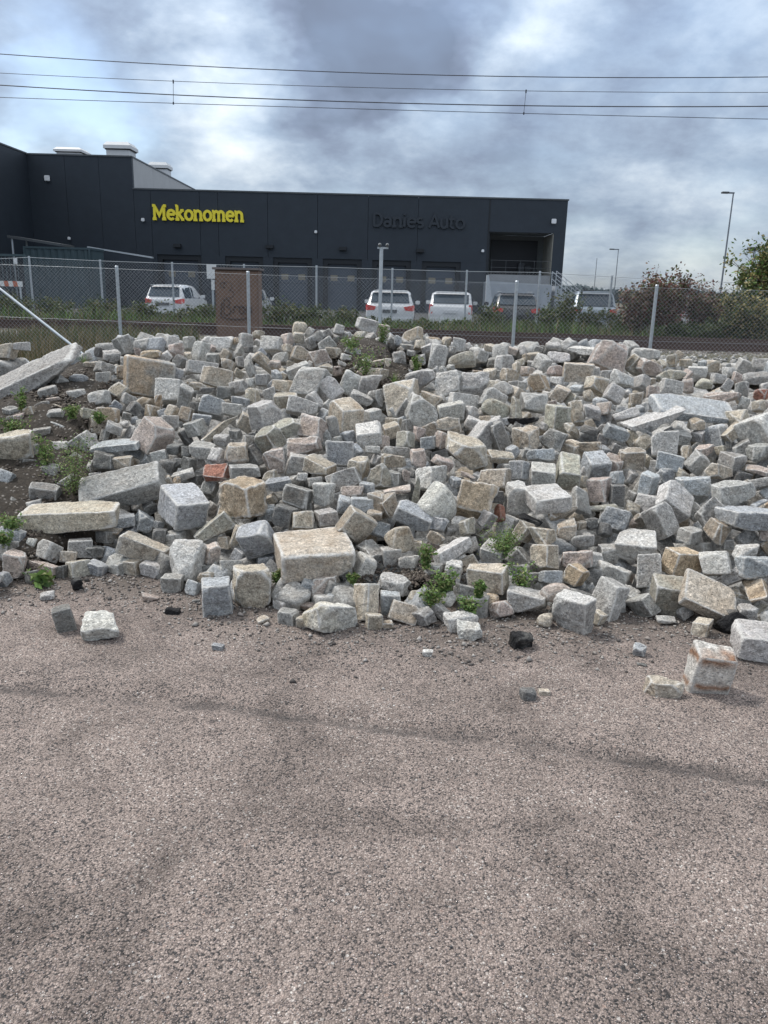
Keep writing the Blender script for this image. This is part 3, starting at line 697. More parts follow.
def place(s, k):
    r = random.Random(int(s['px'] * 131 + s['py'] * 17 + 3))
    px, py, w, h = s['px'], s['py'], s['w'], s['h']
    yg = pixz(px, py + h / 2, ZG).y
    d = ray(px, py)
    def wd(y): return y / d.y / F
    if s['loose']:
        y = yg + .5 * wd(yg) * min(w, h * 1.2) * .9
    else:
        y = hit_heap(px, py)
        if not s['hero']: y += .12
        elif w * h > 850: y -= .07
        m = wd(y) * min(w, h) * .42
        if py + h / 2 > foot_at(px) - 14: y = min(y, yg + m)
    P = CAM + d * (y / d.y)
    sc = wd(y)
    w_, h_ = w * sc, h * sc
    sh = s['sh']
    yaw = {'f': r.uniform(-8, 8), 'L': r.uniform(6, 12), 'c': r.uniform(-42, 42), 's': r.uniform(-20, 20)}.get(sh, r.uniform(-45, 45))
    tilt = {'f': r.uniform(18, 34), 'L': r.uniform(-2, 4), 'c': r.uniform(-26, 12), 's': r.uniform(0, 16)}.get(sh, r.uniform(-25, 12))
    b = {'L': h_ * 1.05, 's': w_ * .5, 'f': h_ * .75}.get(sh, min(w_, h_) * r.uniform(.75, .95))
    if s['loose']: yaw *= .5; tilt *= .15
    key = (int(px), int(py))
    ov = {(149, 378): (20, -4, .26), (184, 507): (30, 10, .36), (312, 552): (16, 2, .42), (217, 598): (12, 0, .15), (710, 671): (-4, 10, .11), (692, 410): (8, 22, .62), (655, 418): (6, 14, .3),
          (126, 487): (5, 32, .22), (73, 517): (5, 2, .22), (10, 388): (-4, -4, .34), (546, 499): (8, 10, .24), (64, 618): (20, 0, .11), (99, 627): (15, 10, .13), (757, 641): (-10, 0, .22), (707, 597): (6, 26, .2),
          (464, 450): (12, 14, .26), (346, 416): (30, 10, .24), (745, 516): (10, 2, .3), (675, 501): (8, 18, .2), (574, 612): (38, 0, .2), (118, 445): (0, -2, .2)}
    if key in ov and s['hero']:
        yaw, tilt, b = ov[key]; s['plain'] = sh in 'cLsf'
    # a tilt that turns the top towards the viewer is a turn about +X by +tilt
    Rb = Matrix.Rotation(R(yaw), 3, 'Z')
    Rb = Matrix.Rotation(R(tilt), 3, 'X') @ Rb
    view = d.normalized()
    er = rgt; eu = upv
    a, b, c = fit_box(w_, h_, b, Rb, (er, eu))
    Rr = Matrix.Rotation(R(s['rot']), 3, view)
    s['M'] = Rr @ Rb; s['P'] = P; s['dims'] = (a, b, c); s['m'] = w_, h_
    s['area'] = w * h
    lum = r.uniform(.74, 1.18) if (int(px), int(py)) not in NOTE else r.uniform(.98, 1.15)
    base = COL[s['col']]
    s['rgba'] = tuple(min(.8, x * lum * r.uniform(.988, 1.012)) for x in base) + (min(1, STAIN[s['col']] * r.uniform(.6, 1.2)),)
    s['seed'] = r.randrange(1 << 30)
    return s
for k, s in enumerate(STONES): place(s, k)
inview = [s for s in STONES if -s['w'] / 2 < s['px'] < 768 + s['w'] / 2]
inview.sort(key=lambda s: -s['area'])
NSINGLE = 300
must = [s for s in inview if s['hero'] and (s['loose'] or (int(s['px']), int(s['py'])) in NOTE)]
for s in must: s['single'] = True
for s in [q for q in inview if not q.get('single')][:NSINGLE - len(must)]: s['single'] = True

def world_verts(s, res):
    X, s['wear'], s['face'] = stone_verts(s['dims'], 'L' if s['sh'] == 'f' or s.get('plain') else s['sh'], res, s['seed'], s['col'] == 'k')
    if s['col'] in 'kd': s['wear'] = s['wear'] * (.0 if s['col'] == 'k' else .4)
    M = np.array(s['M'])
    return X @ M.T

# ---- labels that single each stone out
def size_word(s):
    m = math.sqrt(s['m'][0] * s['m'][1])
    return 'tiny' if m < .08 else 'small' if m < .125 else 'medium' if m < .17 else 'large' if m < .26 else 'very large'
def kind_word(s):
    return {'c': 'squared sett', 'f': 'flat-faced sett', 'i': 'angular stone', 'r': 'rounded stone', 's': 'flat slab', 'L': 'long block'}[s['sh']]
def tilt_word(s):
    w, h, q = s['w'], s['h'], s['rot']
    if s['sh'] in 'r': return ''
    if w > 1.45 * h and abs(q) < 12: return 'wide'
    if h > 1.25 * w and abs(q) < 15: return 'upright'
    if q > 14: return 'right-tilted'
    if q < -14: return 'left-tilted'
    return ''
singles = [s for s in inview if s.get('single')]
LM = []
for s in singles:
    k = (int(s['px']), int(s['py']))
    if s['hero'] and k in NOTE and NOTE[k][1]: LM.append((s['px'], s['py'], s['w'], s['h'], NOTE[k][1]))
def rel(s, l):
    dx = (s['px'] - l[0]) / 1.0; dy = s['py'] - l[1]
    dist = max(abs(dx) - (s['w'] + l[2]) / 2, abs(dy) - (s['h'] + l[3]) / 2)
    near = '' if dist > 12 else 'just '
    a = math.degrees(math.atan2(dy, dx)) % 360
    k = int((a + 22.5) // 45) % 8
    return near + ('right of', 'below right of', 'below', 'below left of', 'left of', 'above left of', 'above', 'above right of')[k] + ' ' + l[4]
used = set()
for s in singles:
    k = (int(s['px']), int(s['py']))
    if s['hero'] and k in NOTE: s['label'] = NOTE[k][0]; used.add(s['label'])
for s in singles:
    if 'label' in s: continue
    ls = sorted(LM, key=lambda l: math.hypot(s['px'] - l[0], s['py'] - l[1]) - (l[2] + l[3]) / 5)[:6]
    cands = []
    for l in ls:
        for words in ((size_word(s), CNAME[s['col']], kind_word(s)), (size_word(s), tilt_word(s), CNAME[s['col']], kind_word(s))):
            cands.append(' '.join(x for x in words if x) + ' ' + rel(s, l))
    cands = [c for c in cands if len(c.split()) <= 16]
    for c in cands:
        if c not in used: break
    s['label'] = c; used.add(c)

CAT = {'c': ('granite_sett', 'paving sett', 'squared granite setts in the heap'), 'f': ('granite_sett', 'paving sett', 'squared granite setts in the heap'),
       'i': ('broken_stone', 'stone', 'angular broken stones in the heap'), 'r': ('round_stone', 'stone', 'rounded stones in the heap'),
       's': ('stone_slab', 'stone slab', 'flat slabs in the heap'), 'L': ('kerbstone', 'kerbstone', 'long blocks in the heap')}
for s in singles:
    size = max(s['w'], s['h'])
    res = 26 if size > 44 else 18 if size > 24 else 12
    X = world_verts(s, res)
    Y = X + np.array(s['P'])
    base = Vector((float(Y[:, 0].mean()), float(Y[:, 1].mean()), float(Y[:, 2].min())))
    name, cat, grp = CAT[s['sh']]
    if s['col'] == 'k': name, cat, grp = 'asphalt_lump', 'asphalt lump', 'black asphalt lumps'
    if s['loose']: grp = 'loose stones on the gravel'
    col = np.tile(np.array(s['rgba']), (len(X), 1)); col[:, :3] *= s['face'][:, None]
    k = (int(s['px']), int(s['py']))
    if k == (710, 671):      # rust bands across its face
        zz = Y[:, 2] + .012 * vnoise(Y * 30)
        t = (zz - zz.min()) / (zz.max() - zz.min())
        band = np.exp(-((t - .80) / .08) ** 2) + np.exp(-((t - .28) / .06) ** 2)
        band = np.clip(band, 0, 1)[:, None]; col[:, :3] = col[:, :3] * (1 - band) + np.array((.36, .20, .12)) * band
    if k == (149, 378):      # rust brown on its left, white on its right
        t = np.clip((Y[:, 0] - Y[:, 0].mean()) / .12 + vnoise(Y * 14), 0, 1)[:, None]
        col[:, :3] = col[:, :3] * (1 - t) + np.array((.46, .45, .42)) * t
    if k == (330, 618):
        t = np.clip(1 - (Y[:, 0] - Y[:, 0].min()) / .16 + vnoise(Y * 18) * .5, 0, 1)[:, None]
        col[:, :3] = col[:, :3] * (1 - t * .6) + np.array((.48, .38, .2)) * t * .6
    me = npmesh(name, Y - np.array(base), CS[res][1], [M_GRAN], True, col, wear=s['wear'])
    o = link(name, me, loc=base)
    meta(o, s['label'], cat, grp)

# ---- everything smaller, and the layers beneath, as one mass
def pour(name, items, mat_=M_GRAN):
    Vs, Fs, Cs, Ws = [], [], [], []; base = 0
    for s, res in items:
        X = world_verts(s, res) + np.array(s['P'])
        Vs.append(X); Fs.append(CS[res][1] + base); base += len(X)
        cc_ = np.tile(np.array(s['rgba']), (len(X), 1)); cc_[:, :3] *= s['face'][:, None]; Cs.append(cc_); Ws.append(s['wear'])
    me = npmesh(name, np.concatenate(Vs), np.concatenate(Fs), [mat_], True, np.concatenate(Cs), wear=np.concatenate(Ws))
    return meta(link(name, me), 'smaller setts and broken stones that fill the heap between the large ones', kind='stuff')
rest = [(s, 8) for s in STONES if not s.get('single')]
under = []
r2 = random.Random(21)
def free_stone(x, y, z, size, res, cols='ggglldtbb'):
    col = r2.choice(cols); lum = r2.uniform(.75, 1.15)
    e = Matrix.Rotation(r2.uniform(0, 6.28), 3, 'Z') @ Matrix.Rotation(r2.gauss(0, .45), 3, 'X') @ Matrix.Rotation(r2.gauss(0, .45), 3, 'Y')
    return (dict(dims=(size * r2.uniform(.9, 1.2), size * r2.uniform(.85, 1.1), size * r2.uniform(.85, 1.05)), M=e, P=Vector((x, y, z)), sh=r2.choice('cccci'), seed=r2.randrange(1 << 30),
                 rgba=tuple(q * lum for q in COL[col]) + (STAIN[col],), col=col), res)
for x in np.arange(-6.6, 6.6, .15):
    for y in np.arange(3.5, 10.2, .15):
        xx = x + r2.uniform(-.06, .06); yy = y + r2.uniform(-.06, .06)
        yf = float(foot_y(xx))
        if yy < yf + .10: continue
        h = float(H(xx, yy))
        if h < .03: continue
        px, py = project((xx, yy, h))
        outside = px < -40 or px > 810 or yy > YC + .15
        if not outside and soilness(px, py) > .15: continue
        z = h + ZG - (.03 if outside else .31)
        under.append(free_stone(xx, yy, max(z, ZG + .03), r2.choice((.11, .13, .15, .17)) * (1.1 if outside else 1), 4 if outside else 5))
pour('heaped_small_stones', rest + under)
print('stones', len(STONES), 'single', len(singles), 'rest', len(rest), 'under', len(under), 'labels unique', len(set(s['label'] for s in singles)))

# ---- grit and chips on the yard
def chips(name, label, pts, sizes, cols, seed=1):
    r = np.random.default_rng(seed); n = len(pts)
    base = np.array([(1, 0, 0), (-1, 0, 0), (0, 1, 0), (0, -1, 0), (0, 0, 1), (0, 0, -1)], float)
    tri = np.array([(0, 2, 4), (2, 1, 4), (1, 3, 4), (3, 0, 4), (2, 0, 5), (1, 2, 5), (3, 1, 5), (0, 3, 5)])
    V = base[None] * r.uniform(.55, 1.15, (n, 6, 1)) + r.normal(0, .12, (n, 6, 3))
    V[:, :, 2] *= .7
    a = r.uniform(0, 6.28, n); ca, sa = np.cos(a), np.sin(a)
    x = V[:, :, 0] * ca[:, None] - V[:, :, 1] * sa[:, None]; y = V[:, :, 0] * sa[:, None] + V[:, :, 1] * ca[:, None]
    V = np.stack([x, y, V[:, :, 2]], 2) * sizes[:, None, None] + pts[:, None, :]
    Fc = (tri[None] + (np.arange(n) * 6)[:, None, None]).reshape(-1, 3)
    Cc = np.repeat(np.concatenate([cols, np.ones((n, 1))], 1), 6, axis=0)
    me = npmesh(name, V.reshape(-1, 3), Fc, [M_CHIP], False, Cc)
    return meta(link(name, me), label, kind='stuff')
def chip_cols(n, r):
    pal = np.array([(.50, .43, .40), (.40, .33, .30), (.22, .20, .20), (.10, .10, .105), (.72, .69, .66), (.44, .35, .32), (.32, .27, .26)])
    c = pal[r.choice(len(pal), n, p=(.14, .24, .20, .12, .03, .17, .10))]; return c * r.uniform(.8, 1.15, (n, 1))
r = np.random.default_rng(3)
n = 70000
y = 1.2 + (r.random(n) ** 1.5) * 2.9; x = r.uniform(-1, 1, n) * (.35 + y * .62)
z = yard_z(x[None], y[None]).ravel()
sz = r.uniform(.0014, .0028, n) * (1 + .8 * (r.random(n) < .03))
chips('gravel_chips', 'loose pinkish and dark gravel chips over the yard', np.stack([x, y, z + sz * .3], 1), sz, chip_cols(n, r), 2)
n = 420    # a few larger pebbles strewn over the yard
x = r.uniform(-2.4, 2.4, n); y = r.uniform(1.4, 3.9, n)
z = yard_z(x[None], y[None]).ravel(); sz = r.uniform(.003, .0065, n)
chips('strewn_pebbles', 'larger pebbles strewn over the yard', np.stack([x, y, z + sz * .3], 1), sz, chip_cols(n, r), 6)
n = 6500    # crumbs and splinters round the foot of the heap
x = r.uniform(-3, 3, n); y = foot_y(x) + r.normal(-.10, .20, n)
z = yard_z(x[None], y[None]).ravel(); sz = r.uniform(.003, .011, n) * np.where(r.random(n) < .04, 2.2, 1)
c = np.array([(.34, .32, .30), (.10, .09, .085), (.25, .22, .2)])[r.choice(3, n)] * r.uniform(.7, 1.2, (n, 1))
chips('stone_crumbs', 'small stone crumbs along the foot of the heap', np.stack([x, y, z + sz * .3], 1), sz, c, 4)
n = 9000    # pebbles and clods in the bare soil of the heap
pts = []
rr = random.Random(8)
while len(pts) < 3500:
    sx, sy, rx, ry = rr.choice(SOIL_SPOTS); px = sx + rr.gauss(0, .55) * rx; py = sy + rr.gauss(0, .55) * ry
    if py < crest_at(px) or py > foot_at(px): continue
    yy = hit_heap(px, py); d = ray(px, py); P = CAM + d * (yy / d.y); pts.append((P.x, P.y, P.z - .01))
pts = np.array(pts); n = len(pts); sz = r.uniform(.004, .02, n)
c = np.array([(.07, .055, .045), (.12, .10, .08), (.18, .16, .14)])[r.choice(3, n, p=(.60, .32, .08))] * r.uniform(.7, 1.2, (n, 1))
chips('soil_clods', 'clods and pebbles in the bare soil of the heap', pts, sz, c, 5)

# ------------------------------------------------------------------ leaves and weeds
def leaf_cloud(centres, size, cols, seed, up=.3, tri=False, droop=0):
    """little folded leaf blades, one quad each"""
    r = np.random.default_rng(seed); n = len(centres)
    a = r.normal(0, 1, (n, 3)); a[:, 2] = a[:, 2] * .6 + up; a /= np.linalg.norm(a, axis=1)[:, None]
    t = r.normal(0, 1, (n, 3)); b = np.cross(a, t); b /= np.linalg.norm(b, axis=1)[:, None]
    s = (size * r.uniform(.6, 1.35, n))[:, None]
    q = np.stack([centres - a * s * .5, centres + b * s * .28, centres + a * s * .6, centres - b * s * .28], 1)
    f = np.arange(n * 4).reshape(n, 4)
    c = np.asarray(cols)[r.choice(len(cols), n)] * r.uniform(.7, 1.3, (n, 1))
    c = np.repeat(np.concatenate([np.clip(c, 0, 1), np.ones((n, 1))], 1), 4, axis=0)
    return q.reshape(-1, 3), f, c
def foliage(name, centres, size, cols, seed, parent, up=.3):
    v, f, c = leaf_cloud(np.asarray(centres), size, cols, seed, up)
    return link(name, npmesh(name, v, f, [M_LEAF], False, c), parent)
GREEN = [(.11, .19, .05), (.15, .25, .07), (.08, .14, .045), (.20, .28, .09), (.24, .25, .11)]
DARKG = [(.065, .10, .04), (.085, .12, .05), (.05, .07, .035), (.12, .14, .06)]
def weed(name, label, px, py, wpx, hpx, style, seed, off=-.02):
    r = random.Random(seed)
    y = hit_heap(px, py + hpx * .35) - .05
    d = ray(px, py + hpx * .45); P = CAM + d * (y / d.y)
    sc = y / d.y / F; w = wpx * sc; h = hpx * sc
    root = empty(name, P, label, 'weed', 'green weeds growing in the heap')
    st = MB(); cs = []; big = []
    for k in range({'feather': 13, 'leafy': 10, 'broad': 7, 'grass': 26}[style]):
        a = r.uniform(0, 6.28); l = r.uniform(.5, 1.05) * h; sp = r.uniform(.1, .55) * w
        p0 = Vector((0, 0, 0)); pts = [p0]
        for q in range(1, 6):
            t = q / 5
            pts.append(Vector((math.cos(a) * sp * t ** 1.3, math.sin(a) * sp * t ** 1.3 * .7, l * (t - .12 * t * t))))
        if style != 'grass':
            for q in range(5): st.tube(pts[q], pts[q + 1], .0022 * (1 - q / 7), n=4, cap=False)
        else:
            nrm = Vector((-math.sin(a), math.cos(a), 0)) * .004
            for q in range(5):
                k0, k1 = 1 - q / 5, 1 - (q + 1) / 5
                big.append((pts[q] - nrm * k0, pts[q] + nrm * k0, pts[q + 1] + nrm * k1, pts[q + 1] - nrm * k1))
        for q in range(1, 6):
            for m in range({'feather': 20, 'leafy': 9, 'broad': 3, 'grass': 0}[style]):
                g = {'feather': .11 * w, 'leafy': .10 * w, 'broad': .13 * w, 'grass': 0}[style]
                cs.append(pts[q] + Vector((r.gauss(0, g), r.gauss(0, g), r.gauss(0, g * .7))))
    if st.v: st.build('stem', M_STEM, root)
    if cs: foliage('foliage', [tuple(c) for c in cs], {'feather': .013, 'leafy': .019, 'broad': .05}[style], GREEN, seed, root, .15)
    if big:
        v = [tuple(p) for q in big for p in q]; c = []
        for q in big:
            b = r.choice(GREEN); c += [(*b, 1)] * 4
        link('blades', npmesh('blades', v, np.arange(len(v)).reshape(-1, 4), [M_LEAF], False, c), root)
for i, a in enumerate((
    ('feathery_weed', 'tallest feathery green weed on the bare soil above the long tan kerbstone', 74, 466, 46, 66, 'feather'),
    ('feathery_weed', 'feathery weed hanging over stones in the lower middle right of the centre', 503, 543, 40, 30, 'feather'),
    ('leafy_weed', 'leafy green weed between the tan and white boulder and the long foot block', 520, 578, 30, 36, 'leafy'),
    ('leafy_weed', 'upright weed between stones right of the rounded tan boulder at the foot', 426, 556, 18, 30, 'leafy'),
    ('leafy_weed', 'small weed in the gap below the left tilted pale block at the foot', 445, 582, 30, 20, 'leafy'),
    ('leafy_weed', 'weed growing at the left side of the tan and white boulder', 478, 588, 12, 26, 'leafy'),
    ('leafy_weed', 'low weed in the bare patch behind the small foot stones', 432, 596, 30, 20, 'leafy'),
    ('leafy_weed', 'low weed under the tan and white boulder at the foot', 470, 606, 26, 16, 'leafy'),
    ('leafy_weed', 'bushy green weed on the left half of the soil mound at the crest', 352, 344, 24, 18, 'leafy'),
    ('leafy_weed', 'widest green weed patch on the slope of the soil mound', 366, 362, 34, 28, 'leafy'),
    ('leafy_weed', 'green weed at the base of the galvanised pole on the soil mound', 382, 335, 14, 20, 'leafy'),
    ('grass_tuft', 'grass tuft at the right lower side of the soil mound', 394, 378, 22, 16, 'grass'),
    ('leafy_weed', 'small weed among the pale blocks on the crest right of the soil mound', 417, 364, 10, 18, 'leafy'),
    ('leafy_weed', 'low green weed patch above the rough pale rock at the left edge', 14, 425, 40, 14, 'leafy'),
    ('leafy_weed', 'weed below the leaning kerb slab left of the small pale setts', 22, 400, 14, 26, 'leafy'),
    ('leafy_weed', 'small weed between two small pale setts on the upper left soil', 72, 412, 18, 14, 'leafy'),
    ('leafy_weed', 'small weed right of the greenish sett on the upper left soil', 99, 417, 16, 12, 'leafy'),
    ('leafy_weed', 'weed to the left of the tallest feathery weed on the bare soil', 46, 452, 30, 34, 'leafy'),
    ('broad_leaf_weed', 'broad leaved weed at the left foot below the maroon topped sett', 44, 578, 30, 18, 'broad'),
    ('leafy_weed', 'low weed at the left edge beside the bluish foot sett', 10, 522, 30, 20, 'leafy'),
    ('leafy_weed', 'small weed at the left edge in front of the bluish foot sett', 6, 540, 16, 18, 'leafy'),
    ('leafy_weed', 'small weed in the gap under the left end of the long tan block', 278, 576, 14, 16, 'leafy'),
    ('leafy_weed', 'small weed in the gap right of the long tan block in the middle', 352, 578, 14, 10, 'leafy'),
    ('grass_tuft', 'grass tuft behind the small pale setts below the fence brace', 84, 358, 30, 14, 'grass'),
)):
    weed(*a, seed=100 + i)

# ------------------------------------------------------------------ grass and brush strips beyond the heap
def grass_strip(name, label, x0, x1, y0, y1, n, hgt, cols, seed, wid=.008):
    r = np.random.default_rng(seed)
    x = r.uniform(x0, x1, n); y = r.uniform(y0, y1, n)
    cl = vnoise(np.stack([x * .9, y * 1.2, x * 0], 1), seed)
    keep = cl > -.45; x, y, cl = x[keep], y[keep], cl[keep]; n = len(x)
    z = terr(x[None], y[None]).ravel()
    h = hgt * r.uniform(.35, 1.1, n) * (.75 + .5 * cl); a = r.uniform(0, 6.28, n); ln = r.uniform(.1, .6, n) * h
    b = np.stack([x, y, z], 1); w = np.stack([np.cos(a + 1.57), np.sin(a + 1.57), a * 0], 1) * wid
    m = b + np.stack([np.cos(a) * ln * .3, np.sin(a) * ln * .3, h * .6], 1)
    t = b + np.stack([np.cos(a) * ln, np.sin(a) * ln, h], 1)
    V = np.stack([b - w, b + w, m + w * .7, m - w * .7, t], 1).reshape(-1, 3)
    i = np.arange(n) * 5
    q = np.concatenate([np.stack([i, i + 1, i + 2], 1), np.stack([i, i + 2, i + 3], 1), np.stack([i + 3, i + 2, i + 4], 1)])
    c = np.asarray(cols)[r.choice(len(cols), n)] * r.uniform(.7, 1.3, (n, 1)); c = np.repeat(np.concatenate([c, np.ones((n, 1))], 1), 5, axis=0)
    return meta(link(name, npmesh(name, V, q, [M_LEAF], False, c)), label, kind='stuff')
STRAW = [(.20, .16, .09), (.14, .12, .06), (.10, .10, .05), (.24, .20, .13)]
grass_strip('dry_grass', 'dry brownish grass and weeds behind the near fence', -13, 13, 10.5, 17.2, 26000, .20, STRAW + DARKG, 5)
grass_strip('green_grass', 'green grass under the fence brace at the left', -6.8, -3.6, 9.9, 14.0, 7000, .30, GREEN, 6)
grass_strip('lineside_grass', 'rough grass between the railway and the car park', -24, 24, 24.0, 27.6, 16000, .45, STRAW + DARKG, 7, .014)
grass_strip('left_bank_grass', 'olive brown grass on the bank at the left behind the brace', -14, -5, 12.5, 18.5, 9000, .55, STRAW + [(.09, .10, .045)], 9)

grass_strip('green_verge', 'green weeds and seedlings on the verge before the car park', -20, 20, 23.8, 27.2, 22000, .55, DARKG + GREEN[:3] + STRAW[:1], 15, .016)
grass_strip('left_verge', 'tall olive weeds beside the railway at the far left', -14, -4.5, 17.5, 19.8, 7000, .50, STRAW + DARKG, 16, .010)
# ------------------------------------------------------------------ railway
M_RAIL = mat('rusty_rail', (.10, .065, .055), .7, .3, .2, 30)
M_BALLAST = soil_material('ballast', (.10, .09, .085), (.19, .175, .165), .5)
M_SLEEPER = mat('old_sleeper', (.10, .085, .075), .9, 0, .3, 12, .5)
TR = math.atan(-.10)          # the line drifts away to the left
track = empty('railway_track', (0, 21.6, .33), 'single railway track on ballast crossing behind the near fence', 'railway track', rz=TR)
bl = MB(); bl.v = []; pts = [(-2.4, -.25), (-1.5, 0), (3.0, 0), (3.9, -.3)]
bl.add([(x, y, z) for x in (-60, 60) for y, z in pts], [(0, 1, 5, 4), (1, 2, 6, 5), (2, 3, 7, 6), (0, 4, 7, 3), (0, 3, 2, 1), (4, 5, 6, 7)]); bl.f = [f for f in bl.f][:3]
bl.build('ballast_bed', M_BALLAST, track)
for yy in (0.0, 1.5):
    rl = MB(); rl.box(-60, 60, yy - .07, yy + .07, .03, .125); rl.box(-60, 60, yy - .010, yy + .010, .125, .235); rl.box(-60, 60, yy - .036, yy + .036, .235, .275)
    rl.build('rail', M_RAIL, track)
slp = MB().box(-.12, .12, -.55, 2.05, -.10, .03).build('sleeper', M_SLEEPER, track, bevel=.01)
slp.location.x = -17.7
for k in range(1, 60):
    c = slp.copy(); C.objects.link(c); c.location.x = -17.7 + k * .6

# ballast stones on the shoulder nearest the fence
r = np.random.default_rng(12); n = 9000
x = r.uniform(-20, 20, n); v = r.uniform(-2.3, .3, n)
ca, sa = math.cos(TR), math.sin(TR)
zb = .33 + np.interp(v, [-2.4, -1.5, 3], [-.25, 0, 0])
chips('ballast_stones', 'ballast stones on the near shoulder of the railway', np.stack([x * ca - v * sa, 21.6 + x * sa + v * ca, zb + .01], 1), r.uniform(.02, .045, n),
      np.array([(.30, .28, .26), (.16, .14, .13), (.42, .40, .38)])[r.choice(3, n, p=(.5, .35, .15))] * r.uniform(.7, 1.2, (n, 1)), 13)
n = 1500    # pale rubble line in front of the track
x = r.uniform(-14, 14, n); y = 19.0 - .10 * x + r.normal(0, .18, n)
chips('pale_rubble', 'line of pale rubble stones in front of the railway', np.stack([x, y, terr(x[None], y[None]).ravel() + .02], 1), r.uniform(.03, .09, n),
      np.array([(.42, .41, .39), (.30, .29, .27)])[r.choice(2, n)] * r.uniform(.7, 1.1, (n, 1)), 14)

# ------------------------------------------------------------------ overhead wires
M_CABLE = mat('overhead_cable', (.045, .05, .07), .6)
YW = 22.3
def wire(name, label, rows, rad):
    P = [pixy(px, py, YW) for px, py in rows]
    X = np.array([p.x for p in P]); Z = np.array([p.z for p in P])
    co = np.polyfit(X, Z, 2)
    mb = MB(); xs_ = np.linspace(-26, 26, 41)
    for a, b in zip(xs_[:-1], xs_[1:]):
        mb.tube((a, YW, np.polyval(co, a)), (b, YW, np.polyval(co, b)), rad, n=5, cap=False)
    meta(mb.build(name, M_CABLE), label, 'cable', 'overhead railway wires')
    return lambda x: np.polyval(co, x)
wire('overhead_wire', 'topmost of the four overhead railway wires crossing the sky', ((0, 54), (256, 69), (512, 76.5), (768, 77)), .011)
w2 = wire('overhead_wire', 'second highest of the four overhead wires, thin, with hangers below it', ((0, 73), (256, 84.5), (512, 90.5), (768, 92.5)), .007)
wire('overhead_wire', 'third highest and thickest of the four overhead wires', ((0, 85), (256, 99), (512, 105), (768, 106.5)), .013)
w4 = wire('overhead_wire', 'lowest of the four overhead railway wires', ((0, 97), (256, 107), (512, 112), (768, 119.5)), .008)
for px, lab in ((173, 'left of the two thin hangers between overhead wires'), (525, 'right of the two thin hangers between overhead wires')):
    x = pixy(px, 95, YW).x
    mb = MB().tube((x, YW, w4(x)), (x + .02, YW, w2(x)), .006, n=5)
    mb.tube((x, YW, w4(x) - .03), (x, YW, w4(x) + .03), .018, n=6); mb.tube((x + .02, YW, w2(x) - .05), (x + .02, YW, w2(x) + .03), .018, n=6)
    meta(mb.build('wire_hanger', M_CABLE), lab, 'wire hanger', 'wire hangers')

# ------------------------------------------------------------------ chain link fences
def chain_link(name, parent, p0, p1, z0f, z1f, wire_r, pitch):
    """two sets of zigzag wires between p0 and p1 (x, y); bottom and top heights as functions of t"""
    Lx = math.hypot(p1[0] - p0[0], p1[1] - p0[1]); ux, uy = (p1[0] - p0[0]) / Lx, (p1[1] - p0[1]) / Lx
    V = []; Fc = []
    def P(s, z, o): return (p0[0] + ux * s - uy * o, p0[1] + uy * s + ux * o, z)
    for sg in (1, -1):
        s0 = -3.0
        while s0 < Lx + 3:
            # straight diagonal clipped to the fence area
            t_mid = min(1, max(0, s0 / Lx)); zb, zt = z0f(t_mid), z1f(t_mid); hh = zt - zb
            a0, a1 = s0, s0 + sg * hh
            lo, hi = 0.0, 1.0
            for bound, sgn in ((0, 1), (Lx, -1)):
                fa, fb = sgn * (a0 - bound), sgn * (a1 - bound)
                if fa < 0 and fb < 0: lo, hi = 1, 0
                elif fa < 0: lo = max(lo, -fa / (fb - fa))
                elif fb < 0: hi = min(hi, fa / (fa - fb))
            if hi > lo:
                A = P(a0 + (a1 - a0) * lo, zb + hh * lo, .002 * sg); B = P(a0 + (a1 - a0) * hi, zb + hh * hi, .002 * sg)
                b = len(V)
                for Q in (A, B):
                    for k in range(3):
                        an = k * 2.094; V.append((Q[0] + ux * wire_r * .707 * math.cos(an), Q[1] + wire_r * math.sin(an), Q[2] - sg * wire_r * .707 * math.cos(an)))
                Fc += [(b, b + 1, b + 4, b + 3), (b + 1, b + 2, b + 5, b + 4), (b + 2, b, b + 3, b + 5)]
            s0 += pitch
    return link(name, npmesh(name, V, Fc, [M_WIRE]), parent)
nf = empty('chain_link_fence', (0, 0, 0), 'near chain link fence on galvanised posts right behind the stone heap', 'fence')
tops = [(-160, 255), (-18, 261.5), (116.6, 266.5), (248, 272), (517, 281.5), (657, 285.5), (800, 289), (950, 292)]
YF = lambda px: 14.7 - .0006 * (px - 384)
npost = []
for px, py in tops:
    t = pixy(px, py, YF(px)); z0 = float(terr(np.array([[t.x]]), np.array([[t.y]]))[0, 0])
    mb = MB().tube((0, 0, -.15), (0, 0, t.z - z0), .030, n=12); mb.tube((0, 0, t.z - z0), (0, 0, t.z - z0 + .015), .034, .022, n=12)
    mb.build('fence_post', M_GALV, nf, loc=(t.x, t.y, z0)); npost.append((t.x, t.y, z0, t.z))
a, b = npost[0], npost[-1]
xs0 = [p[0] for p in npost]; Lt = [(x - xs0[0]) / (xs0[-1] - xs0[0]) for x in xs0]
chain_link('wire_mesh', nf, (a[0], a[1] - .035), (b[0], b[1] - .035), lambda t: float(np.interp(t, Lt, [p[2] for p in npost])) + .03, lambda t: float(np.interp(t, Lt, [p[3] for p in npost])) - .04, .0021, .074)
for zz_ in (-.04, -.95):
    mb = MB()
    for p, q in zip(npost[:-1], npost[1:]): mb.tube((p[0], p[1] - .035, p[3] + zz_), (q[0], q[1] - .035, q[3] + zz_), .0018, n=4, cap=False)
    mb.build('tension_wire', M_GALV, nf)
p = pixy(-14, 278, 14.6); q = pixz(93, 362.5, .12)
q = pixy(93, 362, 13.9)
MB().tube(p, q, .024, n=10).build('brace', M_GALV, nf)

